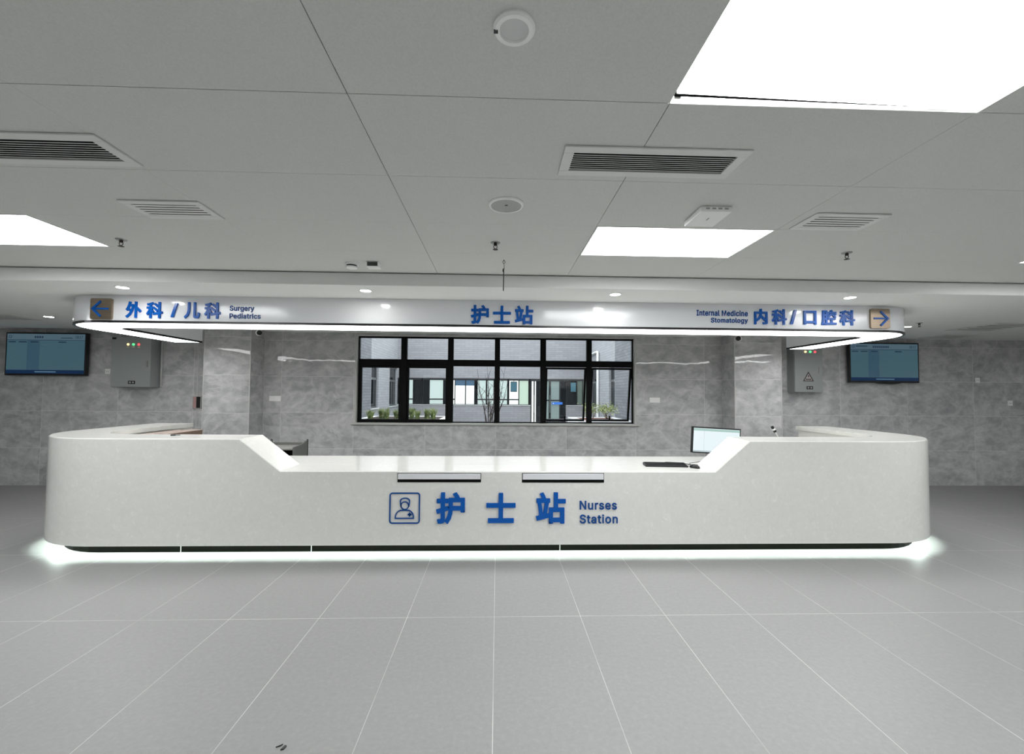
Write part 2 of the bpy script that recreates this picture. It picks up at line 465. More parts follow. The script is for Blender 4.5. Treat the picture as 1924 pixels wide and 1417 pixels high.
# outlines of the Latin words and the clock digits, in thousandths of an em: points, then faces
WORDS = {
    'Nurses': ('2343,-8 2306,-5 2274,3 2246,18 2223,38 2207,63 2197,94 2255,107 2267,79 2286,60 2311,49 2343,45 2378,50 2406,62 2424,81 2429,103 2426,121 2415,136 2398,147 2373,155 2311,170 2266,186 2234,208 2215,237 2208,274 2213,305 2226,332 2248,354 2276,370 2310,381 2349,384 2385,381 2415,372 2440,358 2460,339 2475,316 2485,290 2429,277 2420,298 2404,316 2381,328 2349,333 2318,329 2292,317 2276,299 2270,277 2274,258 2285,243 2305,232 2333,223 2391,209 2436,194 2468,171 2486,142 2493,107 2488,75 2474,47 2451,24 2421,6 2385,-5 1930,-8 1878,-2 1834,16 1799,46 1773,85 1757,132 1752,187 1757,242 1773,290 1798,329 1833,359 1874,378 1923,384 1953,382 1983,374 2011,361 2037,341 2058,315 2075,282 2085,242 2089,194 2089,169 1792,169 1792,221 2056,221 2027,202 2024,237 2015,269 2000,294 1980,314 1954,326 1923,330 1891,326 1864,313 1842,294 1826,270 1817,241 1813,211 1813,178 1817,139 1828,106 1845,80 1869,61 1897,50 1930,46 1952,48 1971,53 1988,61 2003,73 2015,88 2023,105 2082,91 2071,63 2053,39 2029,19 2000,4 1967,-5 1495,-8 1457,-5 1425,3 1397,18 1374,38 1358,63 1348,94 1406,107 1418,79 1437,60 1462,49 1494,45 1529,50 1557,62 1575,81 1581,103 1577,121 1567,136 1549,147 1525,155 1462,170 1417,186 1385,208 1366,237 1359,274 1364,305 1378,332 1399,354 1428,370 1461,381 1500,384 1536,381 1566,372 1592,358 1611,339 1626,316 1637,290 1581,277 1571,298 1555,316 1532,328 1500,333 1469,329 1443,317 1427,299 1421,277 1425,258 1436,243 1456,232 1484,223 1542,209 1587,194 1619,171 1637,142 1644,107 1639,75 1625,47 1602,24 1572,6 1536,-5 1066,0 1066,379 1125,379 1125,321 1129,321 1143,347 1166,367 1194,380 1226,385 1234,385 1243,384 1251,384 1257,384 1257,322 1252,323 1243,324 1232,325 1220,326 1195,323 1173,315 1154,301 1139,284 1130,262 1127,237 1127,0 746,-5 710,-1 678,11 652,31 633,59 620,95 616,139 616,379 677,379 677,144 683,105 700,75 728,56 763,50 789,53 812,62 832,77 847,97 856,122 859,153 859,379 921,379 921,0 861,0 861,92 871,92 849,47 820,17 786,0 60,0 60,509 136,509 343,183 352,169 363,151 375,130 388,107 401,82 414,55 405,54 402,81 401,108 400,134 399,157 399,178 399,195 399,509 463,509 463,0 387,0 202,290 190,310 177,331 164,354 148,381 130,413 108,452 119,454 121,417 122,384 123,354 124,328 125,307 125,291 125,0',
        '29,31,30 29,32,31 28,32,29 28,33,32 27,33,28 27,34,33 26,34,27 26,41,34 41,35,34 26,42,41 40,35,41 25,42,26 25,43,42 39,35,40 25,44,43 39,36,35 38,36,39 24,44,25 24,45,44 37,36,38 24,46,45 23,46,24 23,47,46 23,48,47 22,48,23 22,49,48 22,50,49 22,51,50 21,51,22 21,52,51 20,52,21 20,53,52 19,53,20 18,53,19 17,53,18 17,54,53 16,54,17 15,54,16 6,8,7 15,55,54 14,55,15 5,8,6 13,55,14 5,9,8 13,56,55 4,9,5 12,56,13 4,10,9 11,56,12 4,11,10 11,57,56 4,57,11 3,57,4 3,58,57 2,58,3 2,59,58 1,59,2 1,0,59 71,73,72 71,74,73 70,74,71 70,75,74 70,76,75 69,76,70 69,91,76 91,77,76 69,92,91 90,77,91 68,92,69 89,77,90 68,93,92 89,78,77 88,78,89 68,94,93 87,78,88 68,95,94 67,95,68 87,79,78 67,96,95 86,79,87 86,84,79 84,80,79 66,83,67 83,96,67 83,97,96 85,84,86 66,82,83 97,84,83 97,80,84 98,80,97 98,81,80 65,82,66 99,81,98 65,81,82 65,99,81 65,100,99 64,100,65 64,101,100 109,111,110 109,112,111 108,112,109 63,101,64 63,102,101 107,112,108 107,113,112 63,103,102 106,113,107 105,113,106 63,104,103 104,113,105 63,113,104 62,113,63 62,114,113 62,115,114 61,115,62 61,116,115 60,116,61 146,148,147 146,149,148 145,149,146 145,150,149 144,150,145 144,151,150 143,151,144 143,158,151 158,152,151 143,159,158 157,152,158 142,159,143 142,160,159 156,152,157 142,161,160 156,153,152 155,153,156 141,161,142 141,162,161 154,153,155 141,163,162 140,163,141 140,164,163 140,165,164 139,165,140 139,166,165 139,167,166 139,168,167 138,168,139 138,169,168 137,169,138 137,170,169 136,170,137 135,170,136 134,170,135 134,171,170 133,171,134 132,171,133 123,125,124 132,172,171 131,172,132 122,125,123 130,172,131 122,126,125 130,173,172 121,126,122 129,173,130 121,127,126 128,173,129 121,128,127 128,174,173 121,174,128 120,174,121 120,175,174 119,175,120 119,176,175 118,176,119 118,117,176 184,186,185 184,187,186 184,188,187 184,189,188 184,190,189 183,190,184 177,179,178 177,180,179 182,190,183 181,194,182 194,193,182 193,192,182 192,191,182 191,190,182 181,195,194 181,196,195 177,181,180 177,199,181 199,198,181 198,197,181 197,196,181 177,200,199 177,201,200 208,210,209 208,211,210 221,223,222 221,224,223 220,224,221 208,212,211 207,212,208 219,227,220 227,224,220 207,213,212 218,226,219 226,227,219 206,213,207 218,228,226 228,225,226 228,224,227 217,228,218 206,214,213 216,228,217 205,214,206 205,215,214 215,228,216 205,228,215 205,229,228 225,224,228 204,229,205 204,230,229 203,230,204 203,202,230 231,258,232 258,233,232 258,259,233 259,234,233 247,249,248 247,250,249 260,257,259 257,234,259 231,260,258 260,257,258 231,261,260 256,234,257 231,262,261 255,234,256 254,234,255 231,263,262 253,234,254 231,264,263 252,234,253 231,265,264 231,266,265 251,234,252 246,250,247 251,235,234 245,250,246 251,236,235 244,250,245 251,237,236 243,250,244 251,238,237 242,250,243 251,239,238 251,241,239 241,240,239 241,250,242 251,250,241'),
    'Station': ('2226,227 2226,0 2165,0 2165,379 2224,379 2224,287 2215,287 2236,332 2264,362 2299,379 2340,384 2376,380 2407,369 2433,349 2453,321 2465,285 2469,240 2469,0 2408,0 2408,235 2403,275 2385,304 2358,323 2322,329 2296,326 2273,317 2254,303 2239,283 2229,257 1864,-8 1816,-2 1774,16 1739,46 1713,85 1697,133 1691,187 1697,243 1713,291 1739,330 1774,360 1816,378 1864,384 1913,378 1956,360 1990,330 2016,291 2033,243 2038,187 2033,133 2016,85 1990,46 1956,16 1913,-2 1864,46 1899,51 1927,66 1949,89 1964,117 1973,151 1976,187 1973,224 1964,258 1949,287 1927,310 1899,325 1864,330 1830,325 1802,310 1781,287 1766,258 1756,224 1753,187 1756,151 1766,117 1781,89 1802,66 1830,51 1534,443 1518,446 1504,455 1495,468 1492,483 1495,499 1504,512 1518,521 1534,524 1551,521 1564,512 1574,499 1577,483 1574,468 1564,455 1551,446 1503,0 1503,379 1564,379 1564,0 1387,379 1387,327 1190,327 1190,379 1248,471 1309,471 1309,98 1312,76 1319,61 1333,53 1354,50 1360,50 1368,51 1377,52 1385,54 1396,2 1386,-1 1375,-3 1363,-4 1351,-4 1308,2 1275,21 1255,52 1248,93 914,-9 879,-5 848,5 822,22 802,45 789,73 784,108 788,138 797,161 812,179 831,193 854,203 879,211 906,216 932,220 963,224 988,227 1006,230 1019,235 1027,243 1029,255 1029,257 1027,279 1021,297 1009,311 994,322 974,329 950,331 924,329 903,322 886,313 872,301 861,288 854,274 795,291 811,322 832,346 858,364 887,375 917,382 948,384 969,383 993,379 1017,372 1040,360 1060,343 1076,320 1087,290 1091,251 1091,0 1030,0 1030,52 1026,52 1018,38 1006,25 990,12 969,1 944,-6 924,45 956,49 982,59 1002,74 1017,93 1026,115 1029,138 1029,190 1024,186 1013,182 1000,179 985,176 970,173 954,171 940,169 929,168 908,164 888,159 871,150 857,139 849,124 846,105 848,87 856,72 868,61 884,52 903,47 690,379 690,327 493,327 493,379 551,471 613,471 613,98 615,76 623,61 636,53 657,50 664,50 672,51 680,52 688,54 700,2 690,-1 678,-3 667,-4 655,-4 611,2 579,21 558,52 551,93 224,-9 172,-4 128,9 91,31 64,60 46,96 38,137 104,137 110,110 123,88 142,71 166,59 194,52 224,49 257,52 286,60 311,74 329,92 341,114 346,139 342,161 332,179 316,193 296,205 272,214 245,222 184,239 128,260 86,289 60,326 52,372 58,413 75,448 102,476 138,498 180,511 227,516 275,511 316,498 351,476 377,449 394,415 401,378 337,378 326,412 302,437 267,453 225,459 194,456 167,448 145,435 129,418 118,398 115,376 119,352 131,334 148,319 169,308 191,300 212,293 264,279 287,272 312,264 336,252 359,238 379,220 395,198 405,171 408,139 403,99 386,64 360,34 323,11 278,-4',
        '9,11,10 9,12,11 2,4,3 2,6,4 6,5,4 8,12,9 8,13,12 7,13,8 7,23,13 23,14,13 6,25,7 25,24,7 24,23,7 22,14,23 21,14,22 21,15,14 6,26,25 20,15,21 6,27,26 2,28,6 28,27,6 20,16,15 19,16,20 2,0,28 19,17,16 18,17,19 2,1,0 40,42,41 39,42,40 39,43,42 38,43,39 38,44,43 37,66,38 66,65,38 65,44,38 65,64,44 64,45,44 37,67,66 63,45,64 37,68,67 62,45,63 36,68,37 62,46,45 36,69,68 61,46,62 36,70,69 60,46,61 35,70,36 60,47,46 35,71,70 59,47,60 34,71,35 34,72,71 58,47,59 58,48,47 34,73,72 57,48,58 57,49,48 33,73,34 33,74,73 56,49,57 33,75,74 55,49,56 32,75,33 55,50,49 32,76,75 54,50,55 32,53,76 53,50,54 32,50,53 31,50,32 31,51,50 30,51,31 30,52,51 29,52,30 93,95,94 93,96,95 84,86,85 83,86,84 83,87,86 82,87,83 82,88,87 81,88,82 81,89,88 80,89,81 80,90,89 79,90,80 79,91,90 78,91,79 78,92,91 77,92,78 120,102,101 120,103,102 99,97,100 99,98,97 120,104,103 119,104,120 119,105,104 119,106,105 110,112,111 119,107,106 109,112,110 118,107,119 108,112,109 107,112,108 118,112,107 117,112,118 116,112,117 116,113,112 116,114,113 116,115,114 160,162,161 160,163,162 159,163,160 159,164,163 158,164,159 158,165,164 157,165,158 157,166,165 156,166,157 156,148,166 148,167,166 156,149,148 147,167,148 156,150,149 146,167,147 156,151,150 155,151,156 145,167,146 145,168,167 155,152,151 144,168,145 155,153,152 143,168,144 154,153,155 143,169,168 142,169,143 141,169,142 140,169,141 140,170,169 139,170,140 138,186,139 186,170,139 137,186,138 136,186,137 135,186,136 134,186,135 133,186,134 132,186,133 131,186,132 130,186,131 130,187,186 185,170,186 130,188,187 130,189,188 129,189,130 129,190,189 129,191,190 129,192,191 129,193,192 129,194,193 129,195,194 129,196,195 128,196,129 128,197,196 128,198,197 128,199,198 184,170,185 127,199,128 127,200,199 183,170,184 126,200,127 126,201,200 182,172,183 172,170,183 126,202,201 181,172,182 125,202,126 125,203,202 125,204,203 180,173,181 173,172,181 125,205,204 180,174,173 171,170,172 179,174,180 125,179,205 125,174,179 124,174,125 124,175,174 124,176,175 123,176,124 123,177,176 122,177,123 122,178,177 121,178,122 229,211,210 229,212,211 208,206,209 208,207,206 229,213,212 228,213,229 228,214,213 228,215,214 219,221,220 228,216,215 218,221,219 227,216,228 217,221,218 216,221,217 227,221,216 226,221,227 225,221,226 225,222,221 225,223,222 225,224,223 265,267,266 264,267,265 264,268,267 263,268,264 263,269,268 263,270,269 262,277,263 277,270,263 262,278,277 276,270,277 262,279,278 275,270,276 275,271,270 261,279,262 261,280,279 274,271,275 261,281,280 261,282,281 274,272,271 260,282,261 273,272,274 260,283,282 260,284,283 259,284,260 259,285,284 259,286,285 258,286,259 258,287,286 258,288,287 258,289,288 258,290,289 257,290,258 257,291,290 257,292,291 257,293,292 256,293,257 256,294,293 255,294,256 255,295,294 254,295,255 254,296,295 253,296,254 252,296,253 252,297,296 251,297,252 250,297,251 250,298,297 249,298,250 248,298,249 248,299,298 235,237,236 235,238,237 247,299,248 235,239,238 247,300,299 234,239,235 246,300,247 234,240,239 245,300,246 234,241,240 245,301,300 244,301,245 233,241,234 233,242,241 243,301,244 233,243,242 233,301,243 233,302,301 232,302,233 232,303,302 231,303,232 231,230,303'),
    'Surgery': ('2491,-139 2505,-86 2515,-87 2532,-90 2548,-89 2562,-84 2574,-74 2585,-58 2594,-36 2606,-1 2461,379 2528,379 2609,155 2621,121 2631,87 2640,53 2649,21 2628,21 2637,53 2646,87 2656,121 2668,155 2749,379 2815,379 2648,-58 2635,-85 2620,-107 2603,-124 2583,-136 2561,-143 2535,-145 2521,-145 2508,-143 2498,-141 2197,0 2197,379 2256,379 2256,321 2260,321 2275,347 2297,367 2326,380 2358,385 2365,385 2374,384 2382,384 2388,384 2388,322 2383,323 2375,324 2363,325 2352,326 2326,323 2304,315 2285,301 2271,284 2261,262 2258,237 2258,0 1913,-8 1861,-2 1818,16 1783,46 1756,85 1740,132 1735,187 1740,242 1756,290 1782,329 1816,359 1858,378 1906,384 1937,382 1967,374 1995,361 2020,341 2041,315 2058,282 2068,242 2072,194 2072,169 1776,169 1776,221 2039,221 2010,202 2007,237 1999,269 1984,294 1963,314 1937,326 1906,330 1874,326 1847,313 1826,294 1810,270 1800,241 1797,211 1797,178 1800,139 1811,106 1829,80 1852,61 1880,50 1913,46 1935,48 1954,53 1972,61 1986,73 1998,88 2006,105 2066,91 2054,63 2036,39 2012,19 1983,4 1950,-5 1443,-151 1403,-148 1370,-140 1341,-127 1318,-110 1300,-91 1286,-69 1337,-41 1346,-53 1357,-66 1372,-78 1390,-88 1413,-95 1443,-97 1485,-92 1518,-75 1540,-47 1547,-6 1547,68 1542,68 1533,56 1522,41 1508,28 1488,16 1463,8 1431,5 1387,10 1348,27 1316,53 1291,90 1275,136 1270,191 1275,246 1291,293 1315,332 1348,361 1387,378 1432,384 1464,382 1489,373 1509,360 1524,346 1535,331 1543,319 1549,319 1549,379 1608,379 1608,-9 1603,-54 1586,-90 1560,-117 1526,-136 1487,-147 1441,59 1473,63 1499,75 1520,95 1536,121 1545,154 1548,193 1545,231 1536,264 1521,291 1500,312 1473,325 1441,330 1408,325 1381,312 1360,290 1344,262 1335,229 1332,193 1335,155 1344,123 1360,96 1381,76 1408,63 989,0 989,379 1048,379 1048,321 1052,321 1067,347 1089,367 1117,380 1150,385 1157,385 1166,384 1174,384 1180,384 1180,322 1175,323 1167,324 1155,325 1144,326 1118,323 1096,315 1077,301 1062,284 1053,262 1050,237 1050,0 669,-5 633,-1 601,11 575,31 556,59 543,95 539,139 539,379 600,379 600,144 606,105 623,75 651,56 687,50 713,53 736,62 755,77 770,97 779,122 783,153 783,379 844,379 844,0 785,0 785,92 794,92 772,47 744,17 709,0 224,-9 172,-4 128,9 91,31 64,60 46,96 38,137 104,137 110,110 123,88 142,71 166,59 194,52 224,49 257,52 286,60 311,74 329,92 341,114 346,139 342,161 332,179 316,193 296,205 272,214 245,222 184,239 128,260 86,289 60,326 52,372 58,413 75,448 102,476 138,498 180,511 227,516 275,511 316,498 351,476 377,449 394,415 401,378 337,378 326,412 302,437 267,453 225,459 194,456 167,448 145,435 129,418 118,398 115,376 119,352 131,334 148,319 169,308 191,300 212,293 264,279 287,272 312,264 336,252 359,238 379,220 395,198 405,171 408,139 403,99 386,64 360,34 323,11 278,-4',
        '9,11,10 9,12,11 21,23,22 21,24,23 9,13,12 20,24,21 19,16,20 16,24,20 9,14,13 18,15,19 15,16,19 9,18,14 18,15,14 9,17,18 9,16,17 9,24,16 8,24,9 7,24,8 7,25,24 6,25,7 5,25,6 4,25,5 4,26,25 0,2,1 0,3,2 3,26,4 0,26,3 0,27,26 0,28,27 0,29,28 33,29,0 32,29,33 32,30,29 31,30,32 41,43,42 41,44,43 41,45,44 41,46,45 41,47,46 40,47,41 34,36,35 34,37,36 39,47,40 38,51,39 51,50,39 50,49,39 49,48,39 48,47,39 38,52,51 38,53,52 34,38,37 34,56,38 56,55,38 55,54,38 54,53,38 34,57,56 34,58,57 70,72,71 70,73,72 69,73,70 69,74,73 69,75,74 68,75,69 68,90,75 90,76,75 68,91,90 89,76,90 67,91,68 88,76,89 67,92,91 88,77,76 87,77,88 67,93,92 86,77,87 67,94,93 66,94,67 86,78,77 66,95,94 85,78,86 85,83,78 83,79,78 65,82,66 82,95,66 82,96,95 84,83,85 65,81,82 96,83,82 96,79,83 97,79,96 97,80,79 64,81,65 98,80,97 64,80,81 64,98,80 64,99,98 63,99,64 63,100,99 108,110,109 108,111,110 107,111,108 62,100,63 62,101,100 106,111,107 106,112,111 62,102,101 105,112,106 104,112,105 62,103,102 103,112,104 62,112,103 61,112,62 61,113,112 61,114,113 60,114,61 60,115,114 59,115,60 152,154,153 152,155,154 160,162,161 160,163,162 151,155,152 151,156,155 150,156,151 150,157,156 150,158,157 149,182,150 182,181,150 181,158,150 181,159,158 180,159,181 179,159,180 149,183,182 179,160,159 179,178,160 178,177,160 177,176,160 176,163,160 149,184,183 148,184,149 148,185,184 148,186,185 147,186,148 175,163,176 147,187,186 147,188,187 174,163,175 146,188,147 146,189,188 173,163,174 145,189,146 145,190,189 172,134,173 134,163,173 145,191,190 171,134,172 144,191,145 144,192,191 170,135,171 135,134,171 170,136,135 133,163,134 144,169,192 169,136,170 144,136,169 144,137,136 143,137,144 143,138,137 143,139,138 142,139,143 142,140,139 141,140,142 132,163,133 132,164,163 122,124,123 131,164,132 122,125,124 131,165,164 122,126,125 121,126,122 130,165,131 121,127,126 121,128,127 130,166,165 120,128,121 129,166,130 120,129,128 120,166,129 119,166,120 119,167,166 118,167,119 118,168,167 117,168,118 117,116,168 200,202,201 200,203,202 200,204,203 200,205,204 200,206,205 199,206,200 193,195,194 193,196,195 198,206,199 197,210,198 210,209,198 209,208,198 208,207,198 207,206,198 197,211,210 197,212,211 193,197,196 193,215,197 215,214,197 214,213,197 213,212,197 193,216,215 193,217,216 224,226,225 224,227,226 237,239,238 237,240,239 236,240,237 224,228,227 223,228,224 235,243,236 243,240,236 223,229,228 234,242,235 242,243,235 222,229,223 234,244,242 244,241,242 244,240,243 233,244,234 222,230,229 232,244,233 221,230,222 221,231,230 231,244,232 221,244,231 221,245,244 241,240,244 220,245,221 220,246,245 219,246,220 219,218,246 282,284,283 281,284,282 281,285,284 280,285,281 280,286,285 280,287,286 279,294,280 294,287,280 279,295,294 293,287,294 279,296,295 292,287,293 292,288,287 278,296,279 278,297,296 291,288,292 278,298,297 278,299,298 291,289,288 277,299,278 290,289,291 277,300,299 277,301,300 276,301,277 276,302,301 276,303,302 275,303,276 275,304,303 275,305,304 275,306,305 275,307,306 274,307,275 274,308,307 274,309,308 274,310,309 273,310,274 273,311,310 272,311,273 272,312,311 271,312,272 271,313,312 270,313,271 269,313,270 269,314,313 268,314,269 267,314,268 267,315,314 266,315,267 265,315,266 265,316,315 252,254,253 252,255,254 264,316,265 252,256,255 264,317,316 251,256,252 263,317,264 251,257,256 262,317,263 251,258,257 262,318,317 261,318,262 250,258,251 250,259,258 260,318,261 250,260,259 250,318,260 250,319,318 249,319,250 249,320,319 248,320,249 248,247,320'),
    'Pediatrics': ('3419,-8 3382,-5 3350,3 3322,18 3299,38 3283,63 3273,94 3331,107 3343,79 3362,60 3387,49 3419,45 3454,50 3482,62 3500,81 3505,103 3502,121 3491,136 3474,147 3449,155 3387,170 3342,186 3310,208 3291,237 3284,274 3289,305 3302,332 3324,354 3352,370 3386,381 3425,384 3461,381 3491,372 3516,358 3536,339 3551,316 3561,290 3505,277 3496,298 3480,316 3457,328 3425,333 3394,329 3368,317 3352,299 3346,277 3350,258 3361,243 3381,232 3409,223 3467,209 3512,194 3544,171 3562,142 3569,107 3564,75 3550,47 3527,24 3497,6 3461,-5 3009,-8 2961,-2 2918,16 2884,46 2858,85 2841,133 2836,187 2841,243 2858,291 2884,330 2918,360 2961,378 3009,384 3036,383 3062,377 3085,368 3107,356 3126,341 3142,322 3154,301 3163,277 3105,262 3099,276 3092,289 3083,301 3072,311 3059,319 3044,325 3027,329 3009,330 2975,325 2947,310 2925,287 2910,258 2901,224 2898,187 2901,151 2910,117 2925,89 2947,66 2975,51 3009,46 3028,48 3044,52 3059,58 3072,66 3084,76 3093,89 3101,102 3106,117 3165,102 3156,78 3143,56 3127,37 3108,21 3086,9 3062,-1 3036,-6 2679,443 2663,446 2649,455 2640,468 2636,483 2640,499 2649,512 2663,521 2679,524 2695,521 2709,512 2718,499 2721,483 2718,468 2709,455 2695,446 2648,0 2648,379 2709,379 2709,0 2349,0 2349,379 2408,379 2408,321 2411,321 2426,347 2448,367 2477,380 2509,385 2517,385 2525,384 2533,384 2539,384 2539,322 2535,323 2526,324 2515,325 2503,326 2478,323 2455,315 2436,301 2422,284 2413,262 2410,237 2410,0 2232,379 2232,327 2035,327 2035,379 2093,471 2155,471 2155,98 2157,76 2165,61 2178,53 2199,50 2206,50 2214,51 2222,52 2230,54 2242,2 2232,-1 2220,-3 2209,-4 2197,-4 2153,2 2121,21 2100,52 2093,93 1759,-9 1725,-5 1694,5 1667,22 1647,45 1634,73 1630,108 1633,138 1643,161 1658,179 1677,193 1700,203 1725,211 1751,216 1778,220 1809,224 1833,227 1852,230 1865,235 1872,243 1875,255 1875,257 1873,279 1866,297 1855,311 1839,322 1819,329 1795,331 1770,329 1749,322 1731,313 1717,301 1707,288 1699,274 1640,291 1656,322 1678,346 1704,364 1732,375 1763,382 1793,384 1815,383 1838,379 1862,372 1885,360 1905,343 1922,320 1932,290 1936,251 1936,0 1876,0 1876,52 1872,52 1863,38 1851,25 1835,12 1815,1 1789,-6 1770,45 1801,49 1827,59 1848,74 1863,93 1872,115 1875,138 1875,190 1869,186 1859,182 1846,179 1831,176 1815,173 1800,171 1786,169 1775,168 1754,164 1734,159 1716,150 1703,139 1694,124 1691,105 1694,87 1701,72 1713,61 1729,52 1748,47 1476,443 1460,446 1447,455 1437,468 1434,483 1437,499 1447,512 1460,521 1476,524 1493,521 1507,512 1516,499 1519,483 1516,468 1507,455 1493,446 1445,0 1445,379 1506,379 1506,0 1124,-8 1079,-2 1040,16 1007,45 983,84 968,133 963,189 968,245 983,293 1008,332 1040,361 1079,378 1124,384 1156,381 1181,373 1201,360 1216,346 1227,331 1235,319 1239,319 1239,509 1300,509 1300,0 1241,0 1241,59 1235,59 1227,46 1215,31 1200,17 1181,4 1156,-5 1133,47 1165,51 1191,65 1213,86 1228,115 1237,150 1240,189 1237,229 1228,263 1213,291 1192,312 1165,325 1133,330 1100,325 1073,311 1052,290 1037,261 1028,227 1025,189 1028,151 1037,117 1052,88 1074,66 1100,51 697,-8 645,-2 601,16 566,46 540,85 524,132 519,187 524,242 540,290 565,329 600,359 641,378 690,384 720,382 750,374 778,361 804,341 825,315 842,282 852,242 856,194 856,169 559,169 559,221 823,221 794,202 791,237 782,269 767,294 747,314 721,326 690,330 658,326 631,313 609,294 593,270 584,241 580,211 580,178 584,139 595,106 612,80 636,61 664,50 697,46 719,48 738,53 755,61 770,73 782,88 790,105 849,91 838,63 820,39 796,19 767,4 734,-5 60,0 60,509 235,509 289,503 332,487 366,462 390,430 404,391 409,348 404,304 390,265 366,233 332,207 289,191 235,186 109,186 109,242 233,242 269,246 297,256 318,272 333,294 342,319 344,348 342,376 333,402 318,423 297,439 268,449 232,452 125,452 125,0',
        '29,31,30 29,32,31 28,32,29 28,33,32 27,33,28 27,34,33 26,34,27 26,41,34 41,35,34 26,42,41 40,35,41 25,42,26 25,43,42 39,35,40 25,44,43 39,36,35 38,36,39 24,44,25 24,45,44 37,36,38 24,46,45 23,46,24 23,47,46 23,48,47 22,48,23 22,49,48 22,50,49 22,51,50 21,51,22 21,52,51 20,52,21 20,53,52 19,53,20 18,53,19 17,53,18 17,54,53 16,54,17 15,54,16 6,8,7 15,55,54 14,55,15 5,8,6 13,55,14 5,9,8 13,56,55 4,9,5 12,56,13 4,10,9 11,56,12 4,11,10 11,57,56 4,57,11 3,57,4 3,58,57 2,58,3 2,59,58 1,59,2 1,0,59 71,73,72 71,74,73 70,74,71 70,75,74 70,76,75 69,76,70 69,77,76 69,89,77 89,78,77 68,90,69 90,89,69 88,78,89 87,78,88 68,91,90 86,78,87 86,79,78 85,79,86 84,79,85 68,92,91 83,79,84 83,80,79 67,92,68 82,80,83 67,93,92 82,81,80 67,94,93 66,94,67 66,95,94 65,95,66 65,96,95 65,97,96 64,97,65 64,98,97 108,110,109 108,111,110 107,111,108 106,111,107 64,99,98 63,99,64 106,112,111 105,112,106 104,112,105 63,100,99 103,112,104 103,113,112 102,113,103 63,101,100 101,113,102 63,113,101 62,113,63 62,114,113 62,115,114 61,115,62 61,116,115 61,117,116 60,117,61 134,136,135 134,137,136 125,127,126 124,127,125 124,128,127 123,128,124 123,129,128 122,129,123 122,130,129 121,130,122 121,131,130 120,131,121 120,132,131 119,132,120 119,133,132 118,133,119 145,147,146 145,148,147 145,149,148 145,150,149 145,151,150 144,151,145 138,140,139 138,141,140 143,151,144 142,155,143 155,154,143 154,153,143 153,152,143 152,151,143 142,156,155 142,157,156 138,142,141 138,160,142 160,159,142 159,158,142 158,157,142 138,161,160 138,162,161 186,168,167 186,169,168 165,163,166 165,164,163 186,170,169 185,170,186 185,171,170 185,172,171 176,178,177 185,173,172 175,178,176 184,173,185 174,178,175 173,178,174 184,178,173 183,178,184 182,178,183 182,179,178 182,180,179 182,181,180 226,228,227 226,229,228 225,229,226 225,230,229 224,230,225 224,231,230 223,231,224 223,232,231 222,232,223 222,214,232 214,233,232 222,215,214 213,233,214 222,216,215 212,233,213 222,217,216 221,217,222 211,233,212 211,234,233 221,218,217 210,234,211 221,219,218 209,234,210 220,219,221 209,235,234 208,235,209 207,235,208 206,235,207 206,236,235 205,236,206 204,252,205 252,236,205 203,252,204 202,252,203 201,252,202 200,252,201 199,252,200 198,252,199 197,252,198 196,252,197 196,253,252 251,236,252 196,254,253 196,255,254 195,255,196 195,256,255 195,257,256 195,258,257 195,259,258 195,260,259 195,261,260 195,262,261 194,262,195 194,263,262 194,264,263 194,265,264 250,236,251 193,265,194 193,266,265 249,236,250 192,266,193 192,267,266 248,238,249 238,236,249 192,268,267 247,238,248 191,268,192 191,269,268 191,270,269 246,239,247 239,238,247 191,271,270 246,240,239 237,236,238 245,240,246 191,245,271 191,240,245 190,240,191 190,241,240 190,242,241 189,242,190 189,243,242 188,243,189 188,244,243 187,244,188 288,290,289 288,291,290 279,281,280 278,281,279 278,282,281 277,282,278 277,283,282 276,283,277 276,284,283 275,284,276 275,285,284 274,285,275 274,286,285 273,286,274 273,287,286 272,287,273 311,313,312 311,314,313 303,305,304 303,306,305 302,306,303 302,307,306 301,307,302 301,308,307 301,309,308 300,336,301 336,335,301 335,309,301 335,310,309 334,310,335 333,310,334 300,337,336 333,311,310 333,332,311 332,331,311 331,314,311 300,338,337 299,338,300 299,339,338 330,314,331 299,340,339 298,340,299 329,314,330 298,341,340 298,342,341 328,314,329 297,342,298 297,343,342 327,314,328 296,343,297 296,344,343 326,316,327 316,314,327 296,345,344 325,316,326 295,345,296 295,346,345 324,317,325 317,316,325 324,318,317 315,314,316 295,323,346 323,318,324 295,318,323 295,319,318 294,319,295 294,320,319 294,321,320 293,321,294 293,322,321 292,322,293 358,360,359 358,361,360 357,361,358 357,362,361 357,363,362 356,363,357 356,378,363 378,364,363 356,379,378 377,364,378 355,379,356 376,364,377 355,380,379 376,365,364 375,365,376 355,381,380 374,365,375 355,382,381 354,382,355 374,366,365 354,383,382 373,366,374 373,371,366 371,367,366 353,370,354 370,383,354 370,384,383 372,371,373 353,369,370 384,371,370 384,367,371 385,367,384 385,368,367 352,369,353 386,368,385 352,368,369 352,386,368 352,387,386 351,387,352 351,388,387 396,398,397 396,399,398 395,399,396 350,388,351 350,389,388 394,399,395 394,400,399 350,390,389 393,400,394 392,400,393 350,391,390 391,400,392 350,400,391 349,400,350 349,401,400 349,402,401 348,402,349 348,403,402 347,403,348 404,434,405 434,406,405 434,407,406 434,408,407 434,409,408 434,433,409 433,432,409 432,410,409 404,420,434 420,435,434 431,410,432 430,410,431 430,411,410 429,411,430 428,411,429 428,412,411 427,412,428 426,412,427 426,413,412 425,413,426 425,414,413 424,414,425 423,414,424 423,415,414 422,415,423 421,415,422 404,419,420 435,421,420 435,418,421 418,415,421 418,416,415 418,417,416 404,418,419 404,435,418'),
